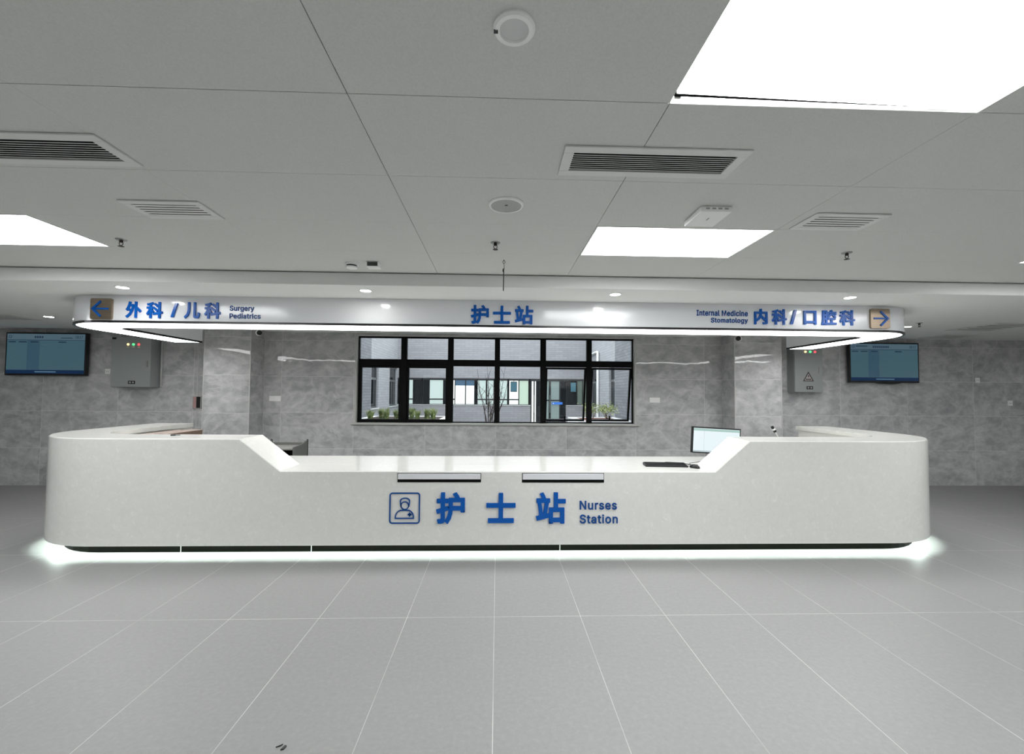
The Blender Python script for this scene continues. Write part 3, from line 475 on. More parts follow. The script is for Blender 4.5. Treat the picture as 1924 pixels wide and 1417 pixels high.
    'Internal': ('2819,-2 2780,3 2753,20 2737,47 2732,84 2732,509 2793,509 2793,99 2795,77 2800,62 2809,54 2826,52 2834,52 2840,53 2845,53 2849,54 2860,3 2851,1 2841,-1 2830,-2 2410,-9 2376,-5 2345,5 2318,22 2298,45 2285,73 2281,108 2284,138 2293,161 2308,179 2328,193 2350,203 2376,211 2402,216 2428,220 2459,224 2484,227 2503,230 2516,235 2523,243 2526,255 2526,257 2524,279 2517,297 2506,311 2490,322 2470,329 2446,331 2421,329 2399,322 2382,313 2368,301 2357,288 2350,274 2291,291 2307,322 2329,346 2355,364 2383,375 2414,382 2444,384 2466,383 2489,379 2513,372 2536,360 2556,343 2573,320 2583,290 2587,251 2587,0 2527,0 2527,52 2523,52 2514,38 2502,25 2486,12 2466,1 2440,-6 2421,45 2452,49 2478,59 2499,74 2514,93 2523,115 2526,138 2526,190 2520,186 2510,182 2497,179 2482,176 2466,173 2450,171 2437,169 2426,168 2405,164 2385,159 2367,150 2354,139 2345,124 2342,105 2345,87 2352,72 2364,61 2380,52 2399,47 1914,227 1914,0 1853,0 1853,379 1912,379 1913,287 1903,287 1924,332 1953,362 1988,379 2028,384 2064,380 2096,369 2121,349 2141,321 2154,285 2158,240 2158,0 2097,0 2097,235 2091,275 2074,304 2046,323 2011,329 1985,326 1961,317 1942,303 1927,283 1917,257 1554,0 1554,379 1613,379 1613,321 1617,321 1631,347 1654,367 1682,380 1714,385 1722,385 1731,384 1739,384 1745,384 1745,322 1740,323 1731,324 1720,325 1708,326 1683,323 1661,315 1642,301 1627,284 1618,262 1615,237 1615,0 1270,-8 1218,-2 1174,16 1139,46 1113,85 1097,132 1092,187 1097,242 1113,290 1138,329 1173,359 1214,378 1263,384 1293,382 1323,374 1351,361 1377,341 1398,315 1415,282 1425,242 1429,194 1429,169 1132,169 1132,221 1396,221 1367,202 1364,237 1355,269 1340,294 1320,314 1294,326 1263,330 1231,326 1204,313 1182,294 1166,270 1157,241 1153,211 1153,178 1157,139 1168,106 1185,80 1209,61 1237,50 1270,46 1292,48 1311,53 1328,61 1343,73 1355,88 1363,105 1422,91 1411,63 1393,39 1369,19 1340,4 1307,-5 994,379 994,327 797,327 797,379 855,471 916,471 916,98 919,76 926,61 940,53 961,50 967,50 975,51 984,52 992,54 1003,2 993,-1 982,-3 970,-4 958,-4 915,2 882,21 862,52 855,93 454,227 454,0 393,0 393,379 452,379 452,287 443,287 464,332 493,362 527,379 568,384 604,380 635,369 661,349 681,321 693,285 698,240 698,0 636,0 636,235 631,275 613,304 586,323 550,329 524,326 501,317 482,303 467,283 457,257 31,0 31,57 118,57 118,452 31,452 31,509 269,509 269,452 183,452 183,57 269,57 269,0',
        '4,6,5 4,7,6 4,8,7 3,8,4 3,9,8 3,10,9 3,11,10 14,16,15 13,16,14 12,16,13 11,16,12 3,16,11 2,16,3 1,16,2 0,16,1 0,17,16 0,18,17 0,19,18 59,61,60 59,62,61 58,62,59 58,63,62 57,63,58 57,64,63 56,64,57 56,65,64 55,65,56 55,47,65 47,66,65 55,48,47 46,66,47 55,49,48 45,66,46 55,50,49 54,50,55 44,66,45 44,67,66 54,51,50 43,67,44 54,52,51 42,67,43 53,52,54 42,68,67 41,68,42 40,68,41 39,68,40 39,69,68 38,69,39 37,85,38 85,69,38 36,85,37 35,85,36 34,85,35 33,85,34 32,85,33 31,85,32 30,85,31 29,85,30 29,86,85 84,69,85 29,87,86 29,88,87 28,88,29 28,89,88 28,90,89 28,91,90 28,92,91 28,93,92 28,94,93 28,95,94 27,95,28 27,96,95 27,97,96 27,98,97 83,69,84 26,98,27 26,99,98 82,69,83 25,99,26 25,100,99 81,71,82 71,69,82 25,101,100 80,71,81 24,101,25 24,102,101 24,103,102 79,72,80 72,71,80 24,104,103 79,73,72 70,69,71 78,73,79 24,78,104 24,73,78 23,73,24 23,74,73 23,75,74 22,75,23 22,76,75 21,76,22 21,77,76 20,77,21 114,116,115 114,117,116 107,109,108 107,111,109 111,110,109 113,117,114 113,118,117 112,118,113 112,128,118 128,119,118 111,130,112 130,129,112 129,128,112 127,119,128 126,119,127 126,120,119 111,131,130 125,120,126 111,132,131 107,133,111 133,132,111 125,121,120 124,121,125 107,105,133 124,122,121 123,122,124 107,106,105 141,143,142 141,144,143 141,145,144 141,146,145 141,147,146 140,147,141 134,136,135 134,137,136 139,147,140 138,151,139 151,150,139 150,149,139 149,148,139 148,147,139 138,152,151 138,153,152 134,138,137 134,156,138 156,155,138 155,154,138 154,153,138 134,157,156 134,158,157 170,172,171 170,173,172 169,173,170 169,174,173 169,175,174 168,175,169 168,190,175 190,176,175 168,191,190 189,176,190 167,191,168 188,176,189 167,192,191 188,177,176 187,177,188 167,193,192 186,177,187 167,194,193 166,194,167 186,178,177 166,195,194 185,178,186 185,183,178 183,179,178 165,182,166 182,195,166 182,196,195 184,183,185 165,181,182 196,183,182 196,179,183 197,179,196 197,180,179 164,181,165 198,180,197 164,180,181 164,198,180 164,199,198 163,199,164 163,200,199 208,210,209 208,211,210 207,211,208 162,200,163 162,201,200 206,211,207 206,212,211 162,202,201 205,212,206 204,212,205 162,203,202 203,212,204 162,212,203 161,212,162 161,213,212 161,214,213 160,214,161 160,215,214 159,215,160 239,221,220 239,222,221 218,216,219 218,217,216 239,223,222 238,223,239 238,224,223 238,225,224 229,231,230 238,226,225 228,231,229 237,226,238 227,231,228 226,231,227 237,231,226 236,231,237 235,231,236 235,232,231 235,233,232 235,234,233 249,251,250 249,252,251 242,244,243 242,246,244 246,245,244 248,252,249 248,253,252 247,253,248 247,263,253 263,254,253 246,265,247 265,264,247 264,263,247 262,254,263 261,254,262 261,255,254 246,266,265 260,255,261 246,267,266 242,268,246 268,267,246 260,256,255 259,256,260 242,240,268 259,257,256 258,257,259 242,241,240 273,275,274 273,276,275 272,276,273 271,277,272 277,276,272 271,278,277 269,271,270 269,278,271 269,279,278 269,280,279'),
    'Medicine': ('3087,-8 3036,-2 2992,16 2957,46 2931,85 2915,132 2909,187 2915,242 2930,290 2956,329 2990,359 3032,378 3080,384 3111,382 3141,374 3169,361 3194,341 3216,315 3232,282 3243,242 3246,194 3246,169 2950,169 2950,221 3213,221 3185,202 3182,237 3173,269 3158,294 3138,314 3112,326 3080,330 3048,326 3021,313 3000,294 2984,270 2974,241 2971,211 2971,178 2975,139 2986,106 3003,80 3026,61 3055,50 3087,46 3109,48 3129,53 3146,61 3161,73 3172,88 3181,105 3240,91 3228,63 3210,39 3186,19 3158,4 3124,-5 2539,227 2539,0 2478,0 2478,379 2537,379 2537,287 2528,287 2549,332 2577,362 2612,379 2653,384 2689,380 2720,369 2746,349 2766,321 2778,285 2783,240 2783,0 2721,0 2721,235 2716,275 2698,304 2671,323 2635,329 2609,326 2586,317 2567,303 2552,283 2542,257 2302,443 2286,446 2273,455 2263,468 2260,483 2263,499 2273,512 2286,521 2302,524 2319,521 2333,512 2342,499 2345,483 2342,468 2333,455 2319,446 2271,0 2271,379 2332,379 2332,0 1990,-8 1942,-2 1900,16 1865,46 1839,85 1823,133 1817,187 1823,243 1839,291 1865,330 1900,360 1942,378 1990,384 2018,383 2043,377 2067,368 2088,356 2107,341 2123,322 2136,301 2145,277 2086,262 2081,276 2073,289 2064,301 2053,311 2040,319 2025,325 2009,329 1990,330 1956,325 1928,310 1907,287 1891,258 1882,224 1879,187 1882,151 1891,117 1907,89 1928,66 1956,51 1990,46 2009,48 2026,52 2041,58 2054,66 2065,76 2075,89 2082,102 2087,117 2146,102 2137,78 2124,56 2108,37 2089,21 2068,9 2044,-1 2018,-6 1660,443 1644,446 1630,455 1621,468 1618,483 1621,499 1630,512 1644,521 1660,524 1677,521 1690,512 1700,499 1703,483 1700,468 1690,455 1677,446 1629,0 1629,379 1690,379 1690,0 1307,-8 1263,-2 1224,16 1191,45 1167,84 1151,133 1146,189 1151,245 1167,293 1191,332 1224,361 1263,378 1308,384 1340,381 1365,373 1385,360 1399,346 1410,331 1418,319 1423,319 1423,509 1484,509 1484,0 1425,0 1425,59 1419,59 1410,46 1399,31 1384,17 1364,4 1339,-5 1317,47 1348,51 1375,65 1396,86 1412,115 1421,150 1424,189 1421,229 1412,263 1397,291 1375,312 1349,325 1317,330 1284,325 1257,311 1236,290 1220,261 1211,227 1208,189 1211,151 1221,117 1236,88 1257,66 1284,51 880,-8 829,-2 785,16 750,46 724,85 708,132 702,187 708,242 724,290 749,329 783,359 825,378 873,384 904,382 934,374 962,361 987,341 1009,315 1025,282 1036,242 1039,194 1039,169 743,169 743,221 1006,221 978,202 975,237 966,269 951,294 931,314 905,326 873,330 841,326 814,313 793,294 777,270 767,241 764,211 764,178 768,139 779,106 796,80 819,61 848,50 881,46 902,48 922,53 939,61 954,73 965,88 974,105 1033,91 1021,63 1003,39 979,19 951,4 917,-5 60,0 60,509 152,509 277,187 282,174 287,159 293,141 299,123 305,103 311,84 317,65 322,49 307,49 312,65 318,83 324,102 330,121 336,140 342,158 348,174 352,187 476,509 568,509 568,0 504,0 504,291 504,308 504,327 505,347 505,369 506,391 506,413 507,435 507,457 513,457 505,433 498,409 490,386 482,363 474,341 467,322 461,305 456,291 342,0 286,0 170,291 165,304 159,321 152,340 145,361 137,384 129,408 121,432 112,457 119,457 119,437 120,416 120,394 121,372 121,350 122,328 122,309 122,291 122,0',
        '11,13,12 11,14,13 10,14,11 10,15,14 10,16,15 9,16,10 9,31,16 31,17,16 9,32,31 30,17,31 8,32,9 29,17,30 8,33,32 29,18,17 28,18,29 8,34,33 27,18,28 8,35,34 7,35,8 27,19,18 7,36,35 26,19,27 26,24,19 24,20,19 6,23,7 23,36,7 23,37,36 25,24,26 6,22,23 37,24,23 37,20,24 38,20,37 38,21,20 5,22,6 39,21,38 5,21,22 5,39,21 5,40,39 4,40,5 4,41,40 49,51,50 49,52,51 48,52,49 3,41,4 3,42,41 47,52,48 47,53,52 3,43,42 46,53,47 45,53,46 3,44,43 44,53,45 3,53,44 2,53,3 2,54,53 2,55,54 1,55,2 1,56,55 0,56,1 66,68,67 66,69,68 59,61,60 59,63,61 63,62,61 65,69,66 65,70,69 64,70,65 64,80,70 80,71,70 63,82,64 82,81,64 81,80,64 79,71,80 78,71,79 78,72,71 63,83,82 77,72,78 63,84,83 59,85,63 85,84,63 77,73,72 76,73,77 59,57,85 76,74,73 75,74,76 59,58,57 102,104,103 102,105,104 93,95,94 92,95,93 92,96,95 91,96,92 91,97,96 90,97,91 90,98,97 89,98,90 89,99,98 88,99,89 88,100,99 87,100,88 87,101,100 86,101,87 117,119,118 117,120,119 116,120,117 116,121,120 116,122,121 115,122,116 115,123,122 115,135,123 135,124,123 114,136,115 136,135,115 134,124,135 133,124,134 114,137,136 132,124,133 132,125,124 131,125,132 130,125,131 114,138,137 129,125,130 129,126,125 113,138,114 128,126,129 113,139,138 128,127,126 113,140,139 112,140,113 112,141,140 111,141,112 111,142,141 111,143,142 110,143,111 110,144,143 154,156,155 154,157,156 153,157,154 152,157,153 110,145,144 109,145,110 152,158,157 151,158,152 150,158,151 109,146,145 149,158,150 149,159,158 148,159,149 109,147,146 147,159,148 109,159,147 108,159,109 108,160,159 108,161,160 107,161,108 107,162,161 107,163,162 106,163,107 180,182,181 180,183,182 171,173,172 170,173,171 170,174,173 169,174,170 169,175,174 168,175,169 168,176,175 167,176,168 167,177,176 166,177,167 166,178,177 165,178,166 165,179,178 164,179,165 203,205,204 203,206,205 195,197,196 195,198,197 194,198,195 194,199,198 193,199,194 193,200,199 193,201,200 192,228,193 228,227,193 227,201,193 227,202,201 226,202,227 225,202,226 192,229,228 225,203,202 225,224,203 224,223,203 223,206,203 192,230,229 191,230,192 191,231,230 222,206,223 191,232,231 190,232,191 221,206,222 190,233,232 190,234,233 220,206,221 189,234,190 189,235,234 219,206,220 188,235,189 188,236,235 218,208,219 208,206,219 188,237,236 217,208,218 187,237,188 187,238,237 216,209,217 209,208,217 216,210,209 207,206,208 187,215,238 215,210,216 187,210,215 187,211,210 186,211,187 186,212,211 186,213,212 185,213,186 185,214,213 184,214,185 250,252,251 250,253,252 249,253,250 249,254,253 249,255,254 248,255,249 248,270,255 270,256,255 248,271,270 269,256,270 247,271,248 268,256,269 247,272,271 268,257,256 267,257,268 247,273,272 266,257,267 247,274,273 246,274,247 266,258,257 246,275,274 265,258,266 265,263,258 263,259,258 245,262,246 262,275,246 262,276,275 264,263,265 245,261,262 276,263,262 276,259,263 277,259,276 277,260,259 244,261,245 278,260,277 244,260,261 244,278,260 244,279,278 243,279,244 243,280,279 288,290,289 288,291,290 287,291,288 242,280,243 242,281,280 286,291,287 286,292,291 242,282,281 285,292,286 284,292,285 242,283,282 283,292,284 242,292,283 241,292,242 241,293,292 241,294,293 240,294,241 240,295,294 239,295,240 296,349,297 349,298,297 349,350,298 350,299,298 316,329,317 329,318,317 329,330,318 330,319,318 296,348,349 351,299,350 316,328,329 331,328,330 328,319,330 352,348,351 348,299,351 316,331,328 331,327,328 316,332,331 296,352,348 352,347,348 296,353,352 316,333,332 296,354,353 316,334,333 296,355,354 316,335,334 296,356,355 316,336,335 296,357,356 316,337,336 296,358,357 316,338,337 296,359,358 316,339,338 315,339,316 314,339,315 313,339,314 312,339,313 311,339,312 310,339,311 309,306,310 306,339,310 309,307,306 308,307,309'),
    'Stomatology': ('4207,-139 4221,-86 4231,-87 4248,-90 4264,-89 4278,-84 4290,-74 4301,-58 4311,-36 4322,-1 4177,379 4244,379 4325,155 4337,121 4347,87 4356,53 4366,21 4344,21 4353,53 4362,87 4372,121 4384,155 4465,379 4531,379 4364,-58 4351,-85 4336,-107 4319,-124 4299,-136 4277,-143 4251,-145 4237,-145 4225,-143 4214,-141 3902,-151 3863,-148 3829,-140 3800,-127 3777,-110 3759,-91 3745,-69 3796,-41 3805,-53 3816,-66 3831,-78 3849,-88 3873,-95 3902,-97 3944,-92 3977,-75 3999,-47 4006,-6 4006,68 4001,68 3993,56 3982,41 3967,28 3947,16 3922,8 3890,5 3846,10 3808,27 3775,53 3750,90 3734,136 3729,191 3734,246 3750,293 3775,332 3807,361 3846,378 3891,384 3923,382 3948,373 3968,360 3983,346 3994,331 4003,319 4008,319 4008,379 4067,379 4067,-9 4062,-54 4045,-90 4019,-117 3985,-136 3946,-147 3900,59 3932,63 3958,75 3980,95 3995,121 4004,154 4007,193 4004,231 3995,264 3980,291 3959,312 3932,325 3900,330 3867,325 3840,312 3819,290 3803,262 3794,229 3791,193 3794,155 3804,123 3819,96 3840,76 3867,63 3447,-8 3399,-2 3357,16 3322,46 3296,85 3279,133 3274,187 3279,243 3296,291 3322,330 3357,360 3399,378 3447,384 3496,378 3538,360 3573,330 3599,291 3615,243 3621,187 3615,133 3599,85 3573,46 3538,16 3496,-2 3447,46 3482,51 3510,66 3532,89 3547,117 3556,151 3559,187 3556,224 3547,258 3532,287 3510,310 3482,325 3447,330 3413,325 3385,310 3363,287 3348,258 3339,224 3336,187 3339,151 3348,117 3363,89 3385,66 3413,51 3150,-2 3112,3 3085,20 3069,47 3063,84 3063,509 3124,509 3124,99 3126,77 3131,62 3141,54 3157,52 3165,52 3171,53 3176,53 3180,54 3191,3 3183,1 3172,-1 3161,-2 2763,-8 2714,-2 2672,16 2638,46 2611,85 2595,133 2590,187 2595,243 2611,291 2638,330 2672,360 2714,378 2763,384 2812,378 2854,360 2889,330 2915,291 2931,243 2936,187 2931,133 2915,85 2889,46 2854,16 2812,-2 2763,46 2798,51 2826,66 2847,89 2863,117 2872,151 2875,187 2872,224 2863,258 2847,287 2826,310 2798,325 2763,330 2728,325 2701,310 2679,287 2664,258 2655,224 2652,187 2655,151 2664,117 2679,89 2701,66 2728,51 2492,379 2492,327 2295,327 2295,379 2353,471 2414,471 2414,98 2417,76 2424,61 2438,53 2458,50 2465,50 2473,51 2482,52 2490,54 2501,2 2491,-1 2480,-3 2468,-4 2456,-4 2413,2 2380,21 2360,52 2353,93 2019,-9 1984,-5 1953,5 1927,22 1907,45 1894,73 1889,108 1892,138 1902,161 1917,179 1936,193 1959,203 1984,211 2011,216 2037,220 2068,224 2093,227 2111,230 2124,235 2132,243 2134,255 2134,257 2132,279 2126,297 2114,311 2099,322 2079,329 2055,331 2029,329 2008,322 1990,313 1976,301 1966,288 1959,274 1900,291 1916,322 1937,346 1963,364 1992,375 2022,382 2053,384 2074,383 2098,379 2122,372 2145,360 2165,343 2181,320 2192,290 2196,251 2196,0 2135,0 2135,52 2131,52 2123,38 2111,25 2095,12 2074,1 2049,-6 2029,45 2061,49 2087,59 2107,74 2122,93 2131,115 2134,138 2134,190 2129,186 2118,182 2105,179 2090,176 2074,173 2059,171 2045,169 2034,168 2013,164 1993,159 1976,150 1962,139 1954,124 1951,105 1953,87 1961,72 1973,61 1989,52 2008,47 1262,0 1262,379 1321,379 1321,295 1317,295 1327,323 1342,346 1360,363 1381,376 1404,384 1428,386 1466,380 1496,361 1518,331 1530,295 1522,295 1531,321 1546,343 1566,361 1590,375 1617,383 1646,386 1677,383 1706,372 1731,354 1750,328 1762,296 1766,255 1766,0 1705,0 1705,254 1699,289 1682,313 1657,326 1628,330 1604,328 1583,320 1567,307 1554,290 1547,270 1544,247 1544,0 1483,0 1483,260 1478,288 1462,311 1438,326 1408,330 1387,328 1367,320 1349,307 1335,289 1326,266 1323,238 1323,0 961,-8 913,-2 871,16 836,46 810,85 794,133 788,187 794,243 810,291 836,330 871,360 913,378 961,384 1010,378 1053,360 1087,330 1113,291 1130,243 1135,187 1130,133 1113,85 1087,46 1053,16 1010,-2 961,46 996,51 1024,66 1046,89 1061,117 1070,151 1073,187 1070,224 1061,258 1046,287 1024,310 996,325 961,330 927,325 899,310 878,287 862,258 853,224 850,187 853,151 862,117 878,89 899,66 927,51 690,379 690,327 493,327 493,379 551,471 613,471 613,98 615,76 623,61 636,53 657,50 664,50 672,51 680,52 688,54 700,2 690,-1 678,-3 667,-4 655,-4 611,2 579,21 558,52 551,93 224,-9 172,-4 128,9 91,31 64,60 46,96 38,137 104,137 110,110 123,88 142,71 166,59 194,52 224,49 257,52 286,60 311,74 329,92 341,114 346,139 342,161 332,179 316,193 296,205 272,214 245,222 184,239 128,260 86,289 60,326 52,372 58,413 75,448 102,476 138,498 180,511 227,516 275,511 316,498 351,476 377,449 394,415 401,378 337,378 326,412 302,437 267,453 225,459 194,456 167,448 145,435 129,418 118,398 115,376 119,352 131,334 148,319 169,308 191,300 212,293 264,279 287,272 312,264 336,252 359,238 379,220 395,198 405,171 408,139 403,99 386,64 360,34 323,11 278,-4',
        '9,11,10 9,12,11 21,23,22 21,24,23 9,13,12 20,24,21 19,16,20 16,24,20 9,14,13 18,15,19 15,16,19 9,18,14 18,15,14 9,17,18 9,16,17 9,24,16 8,24,9 7,24,8 7,25,24 6,25,7 5,25,6 4,25,5 4,26,25 0,2,1 0,3,2 3,26,4 0,26,3 0,27,26 0,28,27 0,29,28 33,29,0 32,29,33 32,30,29 31,30,32 70,72,71 70,73,72 78,80,79 78,81,80 69,73,70 69,74,73 68,74,69 68,75,74 68,76,75 67,100,68 100,99,68 99,76,68 99,77,76 98,77,99 97,77,98 67,101,100 97,78,77 97,96,78 96,95,78 95,94,78 94,81,78 67,102,101 66,102,67 66,103,102 66,104,103 65,104,66 93,81,94 65,105,104 65,106,105 92,81,93 64,106,65 64,107,106 91,81,92 63,107,64 63,108,107 90,52,91 52,81,91 63,109,108 89,52,90 62,109,63 62,110,109 88,53,89 53,52,89 88,54,53 51,81,52 62,87,110 87,54,88 62,54,87 62,55,54 61,55,62 61,56,55 61,57,56 60,57,61 60,58,57 59,58,60 50,81,51 50,82,81 40,42,41 49,82,50 40,43,42 49,83,82 40,44,43 39,44,40 48,83,49 39,45,44 39,46,45 48,84,83 38,46,39 47,84,48 38,47,46 38,84,47 37,84,38 37,85,84 36,85,37 36,86,85 35,86,36 35,34,86 122,124,123 121,124,122 121,125,124 120,125,121 120,126,125 119,148,120 148,147,120 147,126,120 147,146,126 146,127,126 119,149,148 145,127,146 119,150,149 144,127,145 118,150,119 144,128,127 118,151,150 143,128,144 118,152,151 142,128,143 117,152,118 142,129,128 117,153,152 141,129,142 116,153,117 116,154,153 140,129,141 140,130,129 116,155,154 139,130,140 139,131,130 115,155,116 115,156,155 138,131,139 115,157,156 137,131,138 114,157,115 137,132,131 114,158,157 136,132,137 114,135,158 135,132,136 114,132,135 113,132,114 113,133,132 112,133,113 112,134,133 111,134,112 163,165,164 163,166,165 163,167,166 162,167,163 162,168,167 162,169,168 162,170,169 173,175,174 172,175,173 171,175,172 170,175,171 162,175,170 161,175,162 160,175,161 159,175,160 159,176,175 159,177,176 159,178,177 190,192,191 189,192,190 189,193,192 188,193,189 188,194,193 187,216,188 216,215,188 215,194,188 215,214,194 214,195,194 187,217,216 213,195,214 187,218,217 212,195,213 186,218,187 212,196,195 186,219,218 211,196,212 186,220,219 210,196,211 185,220,186 210,197,196 185,221,220 209,197,210 184,221,185 184,222,221 208,197,209 208,198,197 184,223,222 207,198,208 207,199,198 183,223,184 183,224,223 206,199,207 183,225,224 205,199,206 182,225,183 205,200,199 182,226,225 204,200,205 182,203,226 203,200,204 182,200,203 181,200,182 181,201,200 180,201,181 180,202,201 179,202,180 250,232,231 250,233,232 229,227,230 229,228,227 250,234,233 249,234,250 249,235,234 249,236,235 240,242,241 249,237,236 239,242,240 248,237,249 238,242,239 237,242,238 248,242,237 247,242,248 246,242,247 246,243,242 246,244,243 246,245,244 290,292,291 290,293,292 289,293,290 289,294,293 288,294,289 288,295,294 287,295,288 287,296,295 286,296,287 286,278,296 278,297,296 286,279,278 277,297,278 286,280,279 276,297,277 286,281,280 285,281,286 275,297,276 275,298,297 285,282,281 274,298,275 285,283,282 273,298,274 284,283,285 273,299,298 272,299,273 271,299,272 270,299,271 270,300,299 269,300,270 268,316,269 316,300,269 267,316,268 266,316,267 265,316,266 264,316,265 263,316,264 262,316,263 261,316,262 260,316,261 260,317,316 315,300,316 260,318,317 260,319,318 259,319,260 259,320,319 259,321,320 259,322,321 259,323,322 259,324,323 259,325,324 259,326,325 258,326,259 258,327,326 258,328,327 258,329,328 314,300,315 257,329,258 257,330,329 313,300,314 256,330,257 256,331,330 312,302,313 302,300,313 256,332,331 311,302,312 255,332,256 255,333,332 255,334,333 310,303,311 303,302,311 255,335,334 310,304,303 301,300,302 309,304,310 255,309,335 255,304,309 254,304,255 254,305,304 254,306,305 253,306,254 253,307,306 252,307,253 252,308,307 251,308,252 345,347,346 356,358,357 344,347,345 355,358,356 355,359,358 344,348,347 336,338,337 336,340,338 340,339,338 343,348,344 354,359,355 354,360,359 342,348,343 353,360,354 342,349,348 353,361,360 341,383,342 383,349,342 352,370,353 370,361,353 383,382,349 382,350,349 341,384,383 352,371,370 369,361,370 369,362,361 341,385,384 352,372,371 368,362,369 381,350,382 340,385,341 351,372,352 340,386,385 351,373,372 367,362,368 380,351,381 351,350,381 340,387,386 351,374,373 367,363,362 336,388,340 388,387,340 380,374,351 380,375,374 366,363,367 379,375,380 379,376,375 336,389,388 378,376,379 366,364,363 365,364,366 378,377,376 336,390,389 402,404,403 401,404,402 401,405,404 400,405,401 400,406,405 399,428,400 428,427,400 427,406,400 427,426,406 426,407,406 399,429,428 425,407,426 399,430,429 424,407,425 398,430,399 424,408,407 398,431,430 423,408,424 398,432,431 422,408,423 397,432,398 422,409,408 397,433,432 421,409,422 396,433,397 396,434,433 420,409,421 420,410,409 396,435,434 419,410,420 419,411,410 395,435,396 395,436,435 418,411,419 395,437,436 417,411,418 394,437,395 417,412,411 394,438,437 416,412,417 394,415,438 415,412,416 394,412,415 393,412,394 393,413,412 392,413,393 392,414,413 391,414,392 462,444,443 462,445,444 441,439,442 441,440,439 462,446,445 461,446,462 461,447,446 461,448,447 452,454,453 461,449,448 451,454,452 460,449,461 450,454,451 449,454,450 460,454,449 459,454,460 458,454,459 458,455,454 458,456,455 458,457,456 498,500,499 497,500,498 497,501,500 496,501,497 496,502,501 496,503,502 495,510,496 510,503,496 495,511,510 509,503,510 495,512,511 508,503,509 508,504,503 494,512,495 494,513,512 507,504,508 494,514,513 494,515,514 507,505,504 493,515,494 506,505,507 493,516,515 493,517,516 492,517,493 492,518,517 492,519,518 491,519,492 491,520,519 491,521,520 491,522,521 491,523,522 490,523,491 490,524,523 490,525,524 490,526,525 489,526,490 489,527,526 488,527,489 488,528,527 487,528,488 487,529,528 486,529,487 485,529,486 485,530,529 484,530,485 483,530,484 483,531,530 482,531,483 481,531,482 481,532,531 468,470,469 468,471,470 480,532,481 468,472,471 480,533,532 467,472,468 479,533,480 467,473,472 478,533,479 467,474,473 478,534,533 477,534,478 466,474,467 466,475,474 476,534,477 466,476,475 466,534,476 466,535,534 465,535,466 465,536,535 464,536,465 464,463,536'),
    '18:17': ('1804,0 2030,448 2030,452 1769,452 1769,509 2098,509 2098,449 1872,0 1290,0 1290,55 1605,55 1605,0 1490,509 1490,0 1426,0 1426,448 1423,448 1300,358 1300,427 1412,509 1081,271 1064,274 1049,284 1039,299 1036,316 1039,334 1049,349 1064,359 1081,362 1099,359 1114,349 1124,334 1127,316 1124,299 1114,284 1099,274 1081,-4 1064,-1 1049,9 1039,24 1036,41 1039,59 1049,73 1064,83 1081,87 1099,83 1114,73 1124,59 1127,41 1124,24 1114,9 1099,-1 719,-7 671,-2 629,11 594,33 567,62 550,96 545,135 548,166 558,195 574,220 594,241 618,256 646,265 646,267 612,282 586,308 569,342 563,380 568,417 584,450 607,477 639,498 677,511 719,516 762,511 799,498 830,477 854,450 870,417 875,380 869,342 852,308 826,282 793,267 793,265 820,256 844,241 865,220 880,195 891,166 894,135 888,96 872,62 845,33 810,11 768,-2 719,49 751,52 778,60 800,74 816,91 826,113 830,139 826,165 815,189 798,208 776,223 749,232 719,235 689,232 662,223 640,208 623,189 612,165 608,139 612,113 622,91 638,74 660,60 688,52 719,290 745,292 767,300 786,313 800,330 809,351 812,376 809,399 801,420 787,437 768,449 745,457 719,460 693,457 670,449 652,437 638,420 629,399 626,376 629,351 638,330 652,313 671,300 694,292 76,0 76,55 391,55 391,0 276,509 276,0 212,0 212,448 209,448 86,358 86,427 198,509',
        '3,5,4 3,2,5 2,6,5 1,6,2 1,7,6 0,7,1 18,12,19 18,16,12 16,15,12 15,13,12 18,17,16 14,13,15 8,10,9 8,11,10 43,45,44 42,45,43 42,46,45 41,46,42 41,47,46 40,47,41 40,48,47 39,48,40 39,49,48 38,49,39 38,50,49 37,50,38 37,51,50 36,51,37 27,29,28 26,29,27 26,30,29 25,30,26 25,31,30 24,31,25 24,32,31 23,32,24 23,33,32 22,33,23 22,34,33 21,34,22 21,35,34 20,35,21 74,76,75 73,76,74 73,77,76 72,77,73 72,78,77 71,78,72 71,134,78 134,79,78 71,135,134 133,79,134 71,136,135 132,79,133 70,136,71 132,80,79 70,137,136 131,80,132 70,138,137 130,80,131 70,139,138 129,80,130 69,139,70 129,81,80 69,140,139 128,81,129 68,140,69 128,82,81 68,141,140 127,82,128 68,142,141 126,82,127 126,83,82 67,142,68 67,143,142 125,83,126 67,144,143 124,83,125 124,84,83 66,144,67 66,145,144 123,84,124 66,122,145 122,84,123 66,84,122 66,85,84 65,85,66 64,85,65 64,86,85 63,86,64 63,87,86 62,87,63 62,88,87 61,110,62 110,88,62 110,89,88 61,111,110 109,89,110 61,112,111 108,89,109 61,113,112 107,89,108 60,113,61 107,90,89 60,114,113 106,90,107 59,114,60 106,91,90 59,115,114 105,91,106 58,115,59 105,92,91 58,116,115 104,92,105 58,117,116 103,92,104 57,117,58 103,93,92 57,118,117 102,93,103 56,118,57 102,94,93 56,119,118 101,94,102 56,120,119 100,94,101 55,120,56 100,95,94 55,121,120 99,95,100 55,98,121 98,95,99 55,95,98 54,95,55 54,96,95 53,96,54 53,97,96 52,97,53 156,150,157 156,154,150 154,153,150 153,151,150 156,155,154 152,151,153 146,148,147 146,149,148'),
}


